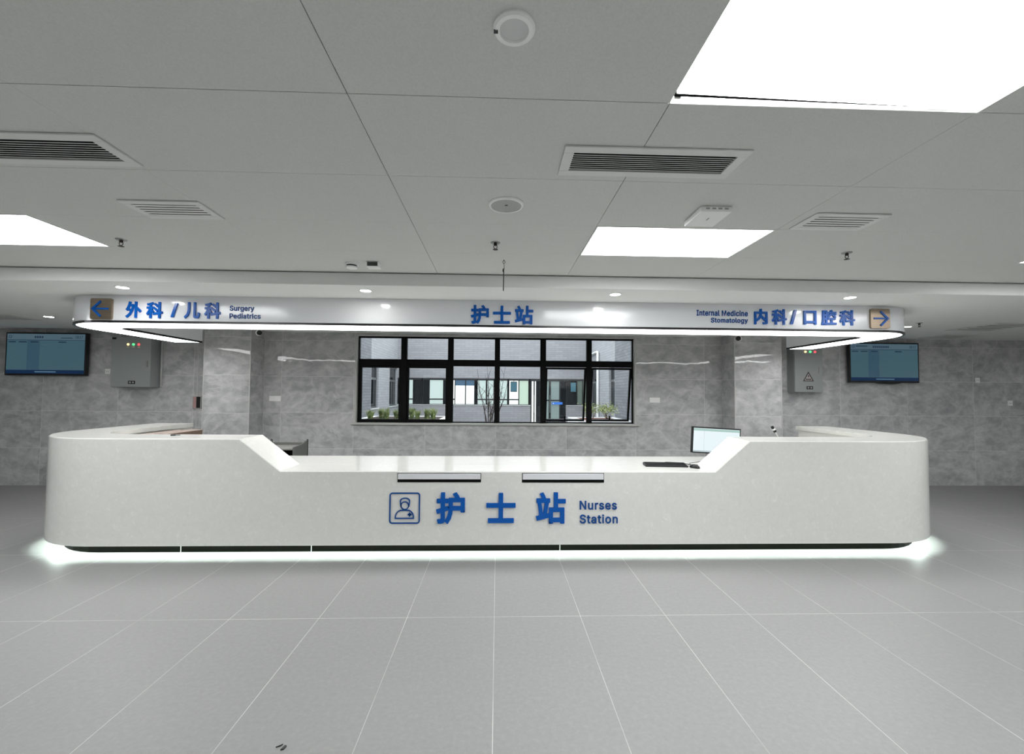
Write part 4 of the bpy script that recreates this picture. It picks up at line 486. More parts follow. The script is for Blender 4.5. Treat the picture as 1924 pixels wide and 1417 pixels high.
# ---- lettering: outlines of the glyphs turned into raised letters facing -y
def glyph(text, bb, y, depth, wt):
    """raised letters filling bb = (x0, z0, x1, z1), standing depth in front of plane y; wt thickens the strokes (in em)"""
    if text in WORDS:
        P = [tuple(int(v) / 1000 for v in p.split(',')) for p in WORDS[text][0].split()]
        T = [tuple(int(v) for v in p.split(',')) for p in WORDS[text][1].split()]
    else:
        c = bpy.data.curves.new('glyph', 'FONT')
        c.body = text
        c.size = 1
        c.resolution_u = 3
        o = bpy.data.objects.new('glyph', c)
        COL.objects.link(o)
        dg = bpy.context.evaluated_depsgraph_get()
        dg.update()
        me = bpy.data.meshes.new_from_object(o.evaluated_get(dg))
        bpy.data.objects.remove(o)
        bpy.data.curves.remove(c)
        P = [(v.co.x, v.co.y) for v in me.vertices]
        T = [tuple(p.vertices) for p in me.polygons]
        bpy.data.meshes.remove(me)
    ax, bx = min(p[0] for p in P) - wt, max(p[0] for p in P) + wt
    ay, by = min(p[1] for p in P) - wt, max(p[1] for p in P) + wt
    x0, z0, x1, z1 = bb
    q = lambda p: (x0 + (p[0] - ax) / (bx - ax) * (x1 - x0), z0 + (p[1] - ay) / (by - ay) * (z1 - z0))
    mb = MB()
    cnt_ = {}
    for t in T:
        for a, b in zip(t, t[1:] + t[:1]):
            k_ = (min(a, b), max(a, b))
            cnt_[k_] = cnt_.get(k_, 0) + 1
    edges = [k_ for k_, v in cnt_.items() if v == 1]
    yf, yk = y - depth, y + .001
    mb.add([(q(p)[0], yf, q(p)[1]) for p in P], T)

    def prism(pts, lay):
        n = len(pts)
        pts = [q(p) for p in pts]
        mb.add([(x, yf + lay, z) for x, z in pts] + [(x, yk, z) for x, z in pts],
               [tuple(range(n))] + [(i_, i_ + n, (i_ + 1) % n + n, (i_ + 1) % n) for i_ in range(n)])
    for ie, (a, b) in enumerate(edges):
        A, B = Vector(P[a]), Vector(P[b])
        if (B - A).length < 1e-6:
            continue
        d = (B - A).normalized() * wt
        nn = Vector((-d.y, d.x))
        e_ = d * .75
        prism([A - nn - e_, B - nn + e_, B + nn + e_, A + nn - e_], .0003 + .00004 * (ie % 9))
    return mb


def ribbon(mb, pts, wd, y, depth, closed=False):
    """flat stroke of width wd along pts (x,z), raised depth in front of plane y"""
    n = len(pts)
    L, R_ = [], []
    for i in range(n):
        p = Vector(pts[i])
        a = Vector(pts[(i - 1) % n]) if (closed or i > 0) else None
        b = Vector(pts[(i + 1) % n]) if (closed or i < n - 1) else None
        d1 = (p - a).normalized() if a is not None else None
        d2 = (b - p).normalized() if b is not None else None
        d1 = d1 if d1 is not None else d2
        d2 = d2 if d2 is not None else d1
        nn = (Vector((-d1.y, d1.x)) + Vector((-d2.y, d2.x)))
        nn.normalize()
        k = wd / 2 / max(.35, nn.dot(Vector((-d1.y, d1.x))))
        L.append(p + nn * k)
        R_.append(p - nn * k)
    vs = []
    for q in L + R_:
        vs.append((q.x, y - depth, q.y))
    for q in L + R_:
        vs.append((q.x, y + .001, q.y))
    fs = []
    m2 = 2 * n
    for i in range(n if closed else n - 1):
        j = (i + 1) % n
        fs += [(i, j, n + j, n + i), (m2 + i, m2 + n + i, m2 + n + j, m2 + j), (i, m2 + i, m2 + j, j), (n + i, n + j, m2 + n + j, m2 + n + i)]
    if not closed:
        fs += [(0, n, m2 + n, m2), (n - 1, m2 + n - 1, m2 + 2 * n - 1, 2 * n - 1)]
    mb.add(vs, fs)


def rrect(x0, z0, x1, z1, r, n=6):
    out = []
    for cx_, cz_, a0 in ((x1 - r, z1 - r, 0), (x0 + r, z1 - r, 90), (x0 + r, z0 + r, 180), (x1 - r, z0 + r, 270)):
        for i in range(n + 1):
            a = math.radians(a0 + 90 * i / n)
            out.append((cx_ + r * math.cos(a), cz_ + r * math.sin(a)))
    return out


# ---- U shaped sweep (counter, canopy)
def upath(XL, XR, YF, YE, r, dF, dA, xs, n=12):
    ra, rf = max(r - dA, .02), max(r - dF, .02)
    P = [(XL + dA, YE), (XL + dA, (YE + YF + r) / 2)]
    cx_, cy2 = XL + dA + ra, YF + dF + rf
    for i in range(n + 1):
        a = math.radians(180 + 90 * i / n)
        P.append((cx_ + ra * math.cos(a), cy2 + rf * math.sin(a)))
    for x in xs:
        P.append((x, YF + dF))
    cx_ = XR - dA - ra
    for i in range(n + 1):
        a = math.radians(270 + 90 * i / n)
        P.append((cx_ + ra * math.cos(a), cy2 + rf * math.sin(a)))
    P += [(XR - dA, (YE + YF + r) / 2), (XR - dA, YE)]
    return P


def usweep(mb, dims, prof, xs=(), ztop=None):
    """prof: closed list of (dF, dA, z, follows_top); z measured from the top when follows_top"""
    XL, XR, YF, YE, r = dims
    rings = []
    ref = upath(XL, XR, YF, YE, r, 0, 0, xs)
    cols = []
    for dF, dA, z, top in prof:
        P = upath(XL, XR, YF, YE, r, dF, dA, xs)
        cols.append([(p[0], p[1], (ztop(ref[i][0], ref[i][1]) + z) if top else z) for i, p in enumerate(P)])
    k, n = len(prof), len(ref)
    vs = [cols[j][i] for i in range(n) for j in range(k)]
    fs = []
    for i in range(n - 1):
        for j in range(k):
            fs.append((i * k + j, i * k + (j + 1) % k, (i + 1) * k + (j + 1) % k, (i + 1) * k + j))
    fs.append(tuple(range(k)))
    fs.append(tuple(reversed(range((n - 1) * k, n * k))))
    mb.add(vs, fs)
    return mb


# ================================================================== SETTING
XW, YB, YW = 11.0, -5.0, 7.31
CZ, LZ = 2.66, 2.54
struct(MB().box(-XW - .2, XW + .2, YB - .2, YW + .05, -.15, 0).build('floor', M_FLOOR))

# upper ceiling: metal tiles with fine joints, open cells where the light panels sit
C0, CP, R0, RP = -.568, 1.2145, 1.586, .6072
panels = [(1, -1), (1, 2), (-3, 2), (4, 2), (-3, -1), (4, -1), (-6, 2), (7, 2), (1, -4), (-3, -4), (4, -4), (1, -7), (-3, -7), (4, -7), (-6, -4), (7, -4)]
GAPX, GAPY = {0: .0018, 1: .0018, 2: .0010}, {0: .0018, 1: .0012, 2: .0007}
mb = MB()
for i in range(-9, 10):
    for k in range(-11, 4):
        if (i, k) in panels:
            continue
        x0, x1 = max(C0 + CP * i, -XW), min(C0 + CP * (i + 1), XW)
        y0, y1 = max(R0 + RP * k, YB), R0 + RP * (k + 1)
        if x1 - x0 < .05 or y1 - y0 < .05:
            continue
        ga, gb = GAPX.get(i, .0005), GAPX.get(i + 1, .0005)
        gc, gd = GAPY.get(k, .0007), GAPY.get(k + 1, .0007)
        mb.box(x0 + ga, x1 - gb, y0 + gc, y1 - gd, CZ, CZ + .025)
mb.cur = 1
mb.box(-XW - .2, XW + .2, YB - .2, R0 + RP * 4, CZ + .12, CZ + .2)
struct(mb.build('ceiling', [M_CEIL, M_DARK]))
YS = R0 + RP * 4 + .006
mb = MB().box(-XW - .2, XW + .2, YS, YW + .02, LZ, CZ - .004)
mb.box(-XW - .2, XW + .2, YS + .03, YW + .02, CZ - .004, CZ + .2)
struct(mb.build('ceiling_lower', M_CEILLOW, bevel=.004))

# walls
WX0, WX1, WZ0, WZ1 = -2.385, 2.365, 1.015, 2.512
mb = MB()
YT = YW + .22
mb.cur = 1
mb.box(-XW - .2, -3.9, YW, YT, 0, LZ)
mb.cur = 0
mb.box(-3.9, WX0, YW, YT, 0, LZ)
mb.box(WX0, WX1, YW, YT, 0, WZ0)
mb.box(WX0, WX1, YW, YT, WZ1, LZ)
mb.box(WX1, 3.9, YW, YT, 0, LZ)
mb.cur = 2
mb.box(3.9, XW + .2, YW, YT, 0, LZ)
struct(mb.build('wall_back', [M_MARB_C, M_MARB_L, M_MARB_R]))
struct(MB().box(-XW - .2, -XW, YB, YW, 0, CZ + .1).build('wall_left', M_WHITE))
struct(MB().box(XW, XW + .2, YB, YW, 0, CZ + .1).build('wall_right', M_WHITE))
struct(MB().box(-XW, XW, YB - .2, YB, 0, CZ + .1).build('wall_front', M_WHITE))
for nm, x0, x1, m in (('pillar_left', -4.59, -3.88, M_MARB_P), ('pillar_right', 3.855, 4.63, M_MARB_Q)):
    struct(MB().box(x0, x1, 6.9, YW, 0, LZ).build(nm, m))
for i, (x, y) in enumerate(((-4.59, 6.9), (-3.88, 6.9), (3.855, 6.9), (4.63, 6.9), (-3.88, YW), (-4.955, YW))):
    d = .007
    struct(MB().box(x - d, x + d, y - .004, y + .003, 0, LZ).build('trim_%d' % (i + 1), M_EDGE))

# ------------------------------------------------------------------ window in the back wall
win = sroot('window_1', (-.01, YW + .06, WZ0))
mb = MB()
for a, b in (((WX0 - .0, WX0 + .03), (WZ0, WZ1)), ((WX1 - .03, WX1), (WZ0, WZ1))):
    mb.box(a[0], a[1], YW - .012, YW + .16, b[0], b[1])
mb.box(WX0, WX1, YW - .012, YW + .16, WZ1 - .02, WZ1)
mb.build('window_surround', M_STONETRIM, win, bevel=.003)
MB().box(WX0 - .05, WX1 + .05, YW - .045, YW + .16, WZ0 - .012, WZ0 + .022).build('window_sill', M_STONETRIM, win, bevel=.004)
FX0, FX1, FZ0, FZ1 = -2.355, 2.337, 1.037, 2.492
YF0, YF1 = YW + .06, YW + .12
mul = [(-1.638, -1.54), (-.848, -.755), (-.052, .037), (.73, .826), (1.527, 1.615)]
mb = MB()
mb.box(FX0, FX0 + .02, YF0, YF1, FZ0, FZ1)
mb.box(FX1 - .02, FX1, YF0, YF1, FZ0, FZ1)
mb.box(FX0 + .02, FX1 - .02, YF0, YF1, FZ0, FZ0 + .018)
mb.box(FX0 + .02, FX1 - .02, YF0, YF1, FZ1 - .025, FZ1)
for a, b in mul:
    mb.box(a, b, YF0 - .01, YF1, FZ0 + .018, FZ1 - .025)
xs_ = [FX0 + .02] + [v for ab in mul for v in ab] + [FX1 - .02]
bays = [(xs_[2 * i], xs_[2 * i + 1]) for i in range(6)]
for a, b in bays:
    mb.box(a, b, YF0, YF1, 2.0, 2.108)
mb.build('window_frame', M_BLACKFR, win, bevel=.003)
mb = MB()
for a, b in bays:
    mb.box(a, b, YW + .088, YW + .093, 2.108, FZ1 - .025)
for i in (2, 3):
    a, b = bays[i]
    mb.box(a, b, YW + .088, YW + .093, FZ0 + .018, 2.0)
mb.build('glass', M_GLASS, win)
for i in (0, 1, 4, 5):
    a, b = bays[i]
    ang = 0 if i < 2 else math.radians(10.5)
    e = bpy.data.objects.new('sash', None)
    COL.objects.link(e)
    e.parent = win
    e.location = (0, 0, 0)
    t = .036 if i < 2 else .03
    z0, z1 = FZ0 + .02, 1.998

    def place(mbx):
        piv = Vector((0, YW + .125, z1))
        out = []
        for p in mbx.v:
            q = Vector(p) - piv
            yy = q.y * math.cos(ang) - q.z * math.sin(ang)
            zz = q.y * math.sin(ang) + q.z * math.cos(ang)
            out.append(tuple(piv + Vector((q.x, yy, zz))))
        mbx.v = out
        return mbx
    y0, y1 = (YW + .075, YW + .125)
    f = MB()
    f.box(a + .002, a + t, y0, y1, z0, z1).box(b - t, b - .002, y0, y1, z0, z1)
    f.box(a + t, b - t, y0, y1, z1 - t, z1).box(a + t, b - t, y0, y1, z0, z0 + t)
    place(f).build('sash_frame', M_BLACKFR, e, bevel=.003)
    place(MB().box(a + t, b - t, YW + .098, YW + .103, z0 + t, z1 - t)).build('sash_glass', M_GLASS, e)
    h = MB().box((a + b) / 2 - .012, (a + b) / 2 + .012, y0 - .018, y0, z0 + .005, z0 + .1)
    if i >= 4:
        place(h).build('sash_handle', M_BLACKFR, e, bevel=.003)

# ------------------------------------------------------------------ courtyard outside
M_PAVE = mat('courtyard_paving', (150, 150, 148), .8)
M_CLADB = brick('grey_slat_brick_back', (158, 156, 160), (168, 166, 170), (140, 139, 142), 'x')
M_CLADL = brick('pale_slat_brick_side', (168, 168, 172), (178, 178, 182), (150, 150, 153), 'y')
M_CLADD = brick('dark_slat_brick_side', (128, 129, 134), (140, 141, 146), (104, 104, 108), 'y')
YO, XLc, XRc, HT = 22.0, -5.05, 4.75, 5.4
struct(MB().box(-14, 14, YW + .22, YO + .6, -.15, -.002).build('ground_courtyard', M_PAVE))
mb = MB().box(XLc - .4, 1.68, YO, YO + .3, 0, .9).box(3.5, XRc + .4, YO, YO + .3, 0, .9)
mb.box(XLc - .4, XRc + .4, YO, YO + .3, 2.27, HT)
mb.cur = 1
mb.box(XLc, 1.68, YO - .04, YO + .1, .9, .93).box(3.5, XRc, YO - .04, YO + .1, .9, .93)
struct(mb.build('wall_courtyard_back', [M_CLADB, M_WHITE]))


def side_wall(nm, xin, xout, segs, win_spans):
    m = MB()
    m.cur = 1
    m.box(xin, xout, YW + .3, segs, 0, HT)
    m.cur = 0
    y = segs
    for a, b in win_spans:
        if a > y:
            m.box(xin, xout, y, a, 0, HT)
        m.box(xin, xout, a, b, 0, .88)
        m.box(xin, xout, a, b, 2.75, HT)
        y = b
    if y < YO:
        m.box(xin, xout, y, YO, 0, HT)
    m.cur = 2
    s = 1 if xout < xin else -1
    for a, b in win_spans:
        m.box(xin + s * .05, xin - s * .1, a - .04, b + .04, .84, .88)
    return struct(m.build(nm, [M_CLADL, M_CLADD, M_WHITE]))


LW = [(17.45, 18.5), (20.4, 21.9)]
RW = [(17.4, 18.3), (20.35, 21.95)]
side_wall('wall_courtyard_left', XLc, XLc - .4, 17.4, LW)
side_wall('wall_courtyard_right', XRc, XRc + .4, 17.35, RW)
struct(MB().box(-14, 14, YW + .22, YW + .3, LZ, HT).box(-14, WX0 - .02, YW + .22, YW + .3, 0, LZ).box(WX1 + .02, 14, YW + .22, YW + .3, 0, LZ)
       .box(WX0 - .02, WX1 + .02, YW + .22, YW + .3, 0, WZ0 - .02).build('wall_courtyard_near', M_CLADB))
# roof over the reception hall keeps the daylight out
struct(MB().box(-XW - .3, XW + .3, YB - .3, YW + .3, CZ + .22, CZ + .4).build('roof_slab', M_WHITE))

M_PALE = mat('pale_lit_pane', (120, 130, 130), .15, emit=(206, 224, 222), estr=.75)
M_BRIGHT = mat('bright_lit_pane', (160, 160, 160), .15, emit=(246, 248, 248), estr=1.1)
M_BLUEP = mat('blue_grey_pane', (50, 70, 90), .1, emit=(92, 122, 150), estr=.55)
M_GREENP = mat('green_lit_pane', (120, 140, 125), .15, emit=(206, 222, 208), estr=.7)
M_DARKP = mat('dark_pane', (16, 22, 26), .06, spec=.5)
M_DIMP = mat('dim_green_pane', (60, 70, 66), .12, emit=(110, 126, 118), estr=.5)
M_DFR = mat('dark_grey_frame', (34, 36, 40), .4)
bay_list = [(-5.04, -4.62, 'd', 0), (-4.6, -4.28, 'p', 1), (-4.26, -3.87, 'd', 0), (-3.77, -3.46, 'd', 0), (-3.44, -2.76, 'p', 1), (-2.74, -2.36, 'd', 0),
            (-2.34, -2.18, 'b', 1), (-2.14, -1.65, 'w', 0), (-1.60, -1.19, 'w', 0), (-1.15, -1.03, 'd', 0), (-1.01, -.6, 'p', 1), (-.52, -.21, 'p', 1), (.0, .49, 'p', 1),
            (.6, 1.06, 'b', 1), (1.11, 1.57, 'g', 0), (3.54, 4.05, 'd', 0), (4.09, 4.34, 'm', 0), (4.38, 4.73, 'm', 0)]
for i, (a, b, k, rail) in enumerate(bay_list):
    r = sroot('window_%d' % (i + 2), ((a + b) / 2, YO + .05, .93))
    mb = MB()
    t = .022
    mb.box(a - t, a, YO + .02, YO + .12, .93, 2.27).box(b, b + t, YO + .02, YO + .12, .93, 2.27)
    mb.box(a, b, YO + .02, YO + .12, 2.17, 2.27).box(a, b, YO + .02, YO + .12, .93, .96)
    if rail:
        mb.box(a, b, YO + .02, YO + .1, 1.17, 1.23)
    mb.build('window_frame', M_DFR, r)
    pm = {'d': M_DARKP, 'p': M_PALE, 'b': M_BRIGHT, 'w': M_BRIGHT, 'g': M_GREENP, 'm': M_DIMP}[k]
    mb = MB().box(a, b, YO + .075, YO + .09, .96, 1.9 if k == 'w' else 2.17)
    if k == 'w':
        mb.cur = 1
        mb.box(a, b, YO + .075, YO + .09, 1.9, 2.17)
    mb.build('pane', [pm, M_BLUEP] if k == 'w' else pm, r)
struct(MB().box(XLc, XRc, YO + .16, YO + .24, 0, 2.27).build('wall_courtyard_backing', M_DARKP))  # dark sheet added behind the bays to block sky in the gaps
# glazed entrance on the far side of the courtyard
door = sroot('door_1', (2.6, YO + .05, 0))
mb = MB().box(1.68, 1.74, YO, YO + .15, 0, 2.27).box(1.74, 3.5, YO + .02, YO + .12, 2.15, 2.27)
for a, b in ((1.96, 2.0), (2.33, 2.39), (2.62, 2.72), (3.16, 3.24)):
    mb.box(a, b, YO + .02, YO + .12, 0, 2.15)
mb.box(2.39, 2.62, YO + .03, YO + .1, 1.15, 1.21).box(2.72, 3.16, YO + .03, YO + .1, 1.15, 1.21)
mb.build('door_frame', M_DFR, door)
MB().box(1.74, 1.84, YO + .09, YO + .1, .05, 2.15).box(1.9, 1.96, YO + .09, YO + .1, .05, 2.15).build('bright_pane', M_BRIGHT, door)
MB().box(1.84, 1.9, YO + .04, YO + .1, 0, 2.15).box(2.0, 2.33, YO + .085, YO + .1, 0, 2.15).box(3.24, 3.5, YO + .085, YO + .1, 0, 2.15).build('dark_pane', M_DARKP, door)
MB().box(2.39, 2.62, YO + .08, YO + .09, .12, 2.15).box(2.72, 3.16, YO + .08, YO + .09, .12, 2.15).build('pale_pane', mat('dim_pane', (110, 122, 122), .12, emit=(150, 168, 166), estr=.45), door)
MB().tube([(2.67, YO - .05, .55), (2.67, YO - .05, 1.45)], .022).box(2.66, 2.68, YO - .05, YO + .03, .6, .63).box(2.66, 2.68, YO - .05, YO + .03, 1.38, 1.41).build('door_handle', M_STEEL, door)
MB().tube([(1.87, YO - .05, .55), (1.87, YO - .05, 1.45)], .022).box(1.86, 1.88, YO - .05, YO + .05, .6, .63).box(1.86, 1.88, YO - .05, YO + .05, 1.38, 1.41).build('door_handle', M_STEEL, door)
M_SIGNB = mat('sign_blue', (60, 120, 215), .4, emit=(60, 120, 215), estr=.25)
mb = MB().box(2.78, 3.32, YO - .01, YO + .02, .97, 1.09)
mb.cur = 1
mb.lathe((2.85, YO - .012, 1.03), [(.03, 0), (.03, .004)], 12, 'y')
mb.build('blue_door_strip', [M_SIGNB, M_WHITEPL], door)
# blue information screens hung behind the far glass
M_SCRB = mat('far_screen', (24, 40, 48), .2, emit=(96, 150, 172), estr=.5)
for nm, x0, x1, lab in (('information_screen', .68, .97, 'small blue hanging screen beyond the courtyard, above the bright glazing'),
                        ('information_screen', 3.74, 4.0, 'small blue hanging screen beyond the courtyard, right of the glass door')):
    t = thing(nm, ((x0 + x1) / 2, YO, 1.62), lab, 'screen', 'information screens across the courtyard')
    MB().box(x0 - .02, x1 + .02, YO - .02, YO + .03, 1.6, 2.12).build('casing', M_BLACK, t)
    MB().box(x0, x1, YO - .026, YO - .02, 1.63, 2.09).build('display', M_SCRB, t)
    MB().tube([((x0 + x1) / 2, YO + .02, 2.12), ((x0 + x1) / 2, YO + .02, 2.27)], .012).build('hanger', M_BLACK, t)
k = len(bay_list) + 2
for x, s, spans in ((XLc, -1, LW), (XRc, 1, RW)):
    for a, b in spans:
        r = sroot('window_%d' % k, (x, (a + b) / 2, .88))
        k += 1
        x0, x1 = x + s * .08, x + s * .16
        mb = MB()
        for y0, y1, z0, z1 in ((a, a + .05, .88, 2.75), (b - .05, b, .88, 2.75), (a, b, .88, .94), (a, b, 2.68, 2.75), (a, b, 2.05, 2.14)):
            mb.box(x0, x1, y0, y1, z0, z1)
        if b - a > 1.3:
            mb.box(x0, x1, (a + b) / 2 - .03, (a + b) / 2 + .03, .94, 2.05)
        mb.build('window_frame', mat('mid_grey_frame', (108, 110, 112), .4), r)
        MB().box(x + s * .11, x + s * .12, a + .05, b - .05, .94, 2.68).build('pane', M_DARKP, r)

# planters, shrubs, bare tree, downpipe
M_SOIL = mat('soil', (62, 52, 44), .9)
M_RSOIL = mat('reddish_soil', (120, 84, 74), .9)
M_CURB = mat('white_stone_curb', (226, 226, 224), .6)


def planter(x0, x1, y0, y1, soil, label):
    t = thing('planter', ((x0 + x1) / 2, (y0 + y1) / 2, 0), label, 'planter', 'raised planters in the courtyard')
    d = .28
    mb = MB().box(x0, x1, y0, y0 + d, 0, .62).box(x0, x1, y1 - d, y1, 0, .62).box(x0, x0 + d, y0 + d, y1 - d, 0, .62).box(x1 - d, x1, y0 + d, y1 - d, 0, .62)
    mb.build('curb', M_CURB, t, bevel=.01)
    MB().box(x0 + d, x1 - d, y0 + d, y1 - d, .0, .612).build('soil', soil, t)
    return t


planter(-4.85, -1.75, 14.6, 17.0, M_SOIL, 'white stone raised planter of green plants at left of the courtyard')
planter(2.75, 4.6, 14.6, 16.9, M_RSOIL, 'white stone raised planter with reddish soil at right of the courtyard')
M_LEAF1 = leafy('green_blade', (88, 108, 58), (158, 168, 108))
M_LEAF2 = leafy('yellow_green_leaf', (120, 138, 70), (190, 196, 140))
M_STEM = mat('red_brown_stem', (96, 62, 52), .8)
M_TWIG = mat('bare_twig', (70, 60, 56), .85)


def blade_plant(seed, h):
    rnd = random.Random(seed)
    mb = MB()
    for _ in range(110):
        a = rnd.uniform(0, 6.28)
        l = h * rnd.uniform(.6, 1.0)
        out = rnd.uniform(.03, .20)
        bx, by = rnd.uniform(-.06, .06), rnd.uniform(-.06, .06)
        wv = rnd.uniform(.014, .026)
        px, py = -math.sin(a) * wv, math.cos(a) * wv
        pts = []
        for q in (0, .35, .7, 1):
            rr = out * q * q + .02 * q
            pts.append((bx + math.cos(a) * rr, by + math.sin(a) * rr, l * q * (1 - .18 * q), 1 - q * .9))
        vs = []
        for x, y, z, ww in pts:
            vs += [(x - px * ww, y - py * ww, z), (x + px * ww, y + py * ww, z)]
        mb.add(vs, [(0, 1, 3, 2), (2, 3, 5, 4), (4, 5, 7, 6)])
    return mb


protos = [blade_plant(s, .50).build('leafy_plant', M_LEAF1, None) for s in (3, 8)]
spots = [(-4.36 + .268 * i, 15.05 + .36 * (i % 2)) for i in range(9)]
words_ = ['at the far left end', 'second from the left', 'third from the left', 'fourth from the left', 'in the middle', 'fourth from the right', 'third from the right', 'second from the right', 'at the right end']
for i, (x, y) in enumerate(spots):
    o = protos[i] if i < 2 else protos[i % 2].copy()
    if i >= 2:
        COL.objects.link(o)
    o.location = (x, y, .612)
    o.rotation_euler = (0, 0, i * 1.3)
    s = .82 + .1 * (i % 3)
    o.scale = (1, 1, s)
    tag(o, 'green strap-leaved plant in the left planter, %s of the row' % words_[i], 'plant', 'green plants in the left courtyard planter')


def bush(x, y, seed, label):
    rnd = random.Random(seed)
    t = thing('bush', (x, y, .612), label, 'bush', 'bushes in the right courtyard planter')
    st, lf = MB(), MB()
    for _ in range(9):
        a = rnd.uniform(0, 6.28)
        rr = rnd.uniform(.08, .28)
        tip = Vector((x + math.cos(a) * rr, y + math.sin(a) * rr, .6 + rnd.uniform(.3, .5)))
        st.tube([(x + math.cos(a) * .05, y + math.sin(a) * .05, .612), (x + math.cos(a) * rr * .6, y + math.sin(a) * rr * .6, .74), tuple(tip)], [.012, .009, .005], 5)
        for _k in range(34):
            c = tip + Vector((rnd.gauss(0, .09), rnd.gauss(0, .09), rnd.gauss(-.02, .08)))
            d = Vector((rnd.uniform(-1, 1), rnd.uniform(-1, 1), rnd.uniform(-.3, 1))).normalized()
            s = d.cross(Vector((rnd.uniform(-1, 1), rnd.uniform(-1, 1), .3))).normalized() * rnd.uniform(.014, .024)
            L = d * rnd.uniform(.05, .09)
            lf.add([c, c + L * .5 + s, c + L, c + L * .5 - s], [(0, 1, 2, 3)])
    st.build('stems', M_STEM, t)
    lf.build('foliage', M_LEAF2, t)


bush(3.34, 15.3, 5, 'yellow-green bush in the right courtyard planter, left of its pair')
bush(4.0, 15.5, 6, 'yellow-green bush in the right courtyard planter, against the brick wall')
tr = thing('bare_shrub', (-.22, 13.0, 0), 'leafless many-stemmed shrub standing in the middle of the courtyard', 'shrub')
rnd = random.Random(11)
mb = MB()
for i in range(13):
    a = rnd.uniform(0, 6.28)
    sp_ = rnd.uniform(.15, .62)
    h = rnd.uniform(1.25, 2.35)
    p0 = Vector((-.22 + rnd.uniform(-.07, .07), 13 + rnd.uniform(-.07, .07), 0))
    p3 = p0 + Vector((math.cos(a) * sp_, math.sin(a) * sp_, h))
    p1 = p0.lerp(p3, .33) + Vector((rnd.uniform(-.05, .05), 0, .08))
    p2 = p0.lerp(p3, .68) + Vector((rnd.uniform(-.06, .06), 0, .05))
    mb.tube([p0, p1, p2, p3], [.018, .014, .009, .004], 5)
    for q in range(4):
        s = p1.lerp(p3, rnd.uniform(.1, .9))
        e = s + Vector((rnd.uniform(-.28, .28), rnd.uniform(-.2, .2), rnd.uniform(.15, .42)))
        mb.tube([s, s.lerp(e, .5) + Vector((0, 0, .03)), e], [.007, .005, .003], 4)
mb.build('branches', M_TWIG, tr)
MB().lathe((-.22, 13, 0), [(.12, 0), (.10, .05), (.02, .07)], 14).build('root_mound', M_SOIL, tr)
dp = MB().tube([(XRc - .09, 20.0, 0), (XRc - .09, 20.0, 3.42), (XRc - .09, 20.03, 3.47), (XRc - .09, 20.1, 3.5), (XRc - .09, 21.94, 3.5)], .055, 12)
tag(dp.build('drainpipe', M_WHITEPL, None, smooth=True, origin=(XRc - .09, 20.0, 0)), 'white elbowed drainpipe on the right courtyard wall', 'pipe')

# ================================================================== NURSE STATION COUNTER
cnt = thing('reception_counter', (.05, 4.4, 0), 'white quartz U-shaped nurse station counter with lowered middle', 'counter')
DIM = (-4.69, 4.81, 4.17, 6.14, .9)
XA, XB, XC, XD = -2.426, -2.043, 2.13, 2.475


def ztop(x, y):
    if y > 4.9:
        return 1.1
    if x <= XA or x >= XD:
        return 1.1
    if x < XB:
        return 1.1 - .3 * (x - XA) / (XB - XA)
    if x > XC:
        return .8 + .3 * (x - XC) / (XD - XC)
    return .8


mb = MB()
usweep(mb, DIM, [(0, 0, .105, 0), (0, 0, -.008, 1), (.008, .008, 0, 1), (.405, .49, 0, 1), (.405, .49, -.05, 1), (.365, .45, -.05, 1), (.365, .45, .0, 0), (.2, .2, 0, 0), (.2, .2, .16, 0),
                 (.02, .02, .16, 0), (.02, .02, .105, 0)], (XA, XB, 0, XC, XD), ztop)
mb.build('body', M_QUARTZ, cnt, smooth=True)
mb = MB()
yb = 5.163
wt_ = [(-3.9, 4.577), (3.97, 4.577), (4.2, 4.75), (4.3, 5.0), (4.3, 6.12), (3.67, 6.12), (3.67, yb), (-3.6, yb), (-3.6, 6.12), (-4.235, 6.12), (-4.235, 5.0), (-4.13, 4.75)]
n_ = len(wt_)
mb.add([(x, y, .8) for x, y in wt_] + [(x, y, .755) for x, y in wt_], [tuple(range(n_)), tuple(reversed(range(n_, 2 * n_)))] + [(i, i + n_, (i + 1) % n_ + n_, (i + 1) % n_) for i in range(n_)])
mb.build('worktop', M_QUARTZ, cnt)
for x in (-3.3, -2.0, -.8, .45, 1.8, 3.2):
    MB().box(x - .2, x + .2, 4.6, 5.08, .0, .755).build('pedestal', M_WHITEPL, cnt)
for x in (-4.15, 3.72):
    MB().box(x, x + .5, 5.2, 6.1, 0, .755).build('pedestal', M_WHITEPL, cnt)
mb = usweep(MB(), DIM, [(.14, .14, 0, 0), (.14, .14, .158, 0), (.165, .165, .158, 0), (.165, .165, 0, 0)], (0,))
mb.build('kick_plate', M_KICK, cnt)
for x in (-3.025, -1.791, .629):
    MB().box(x - .003, x + .003, 4.306, 4.312, .002, .15).build('kick_joint', M_EDGE, cnt)
mb = usweep(MB(), DIM, [(.066, .066, .150, 0), (.066, .066, .158, 0), (.084, .084, .158, 0), (.084, .084, .150, 0)], (0,))
led = mb.build('light_strip', M_LED, cnt)
led['label'] = 'glowing white strip'
YFc = 4.17
for x0, x1, z0, z1 in ((-.942, -.15, .696, .782), (.242, 1.034, .694, .784)):
    e = bpy.data.objects.new('outlet_slot', None)
    COL.objects.link(e)
    e.parent = cnt
    zm = z0 + .030
    MB().box(x0, x1, YFc - .003, YFc + .001, z0, z1).build('slot_recess', M_DARK, e)
    MB().box(x0 + .006, x1 - .006, YFc - .014, YFc - .002, zm, z1 - .005).build('slot_flap', M_FASCIA, e, bevel=.002)
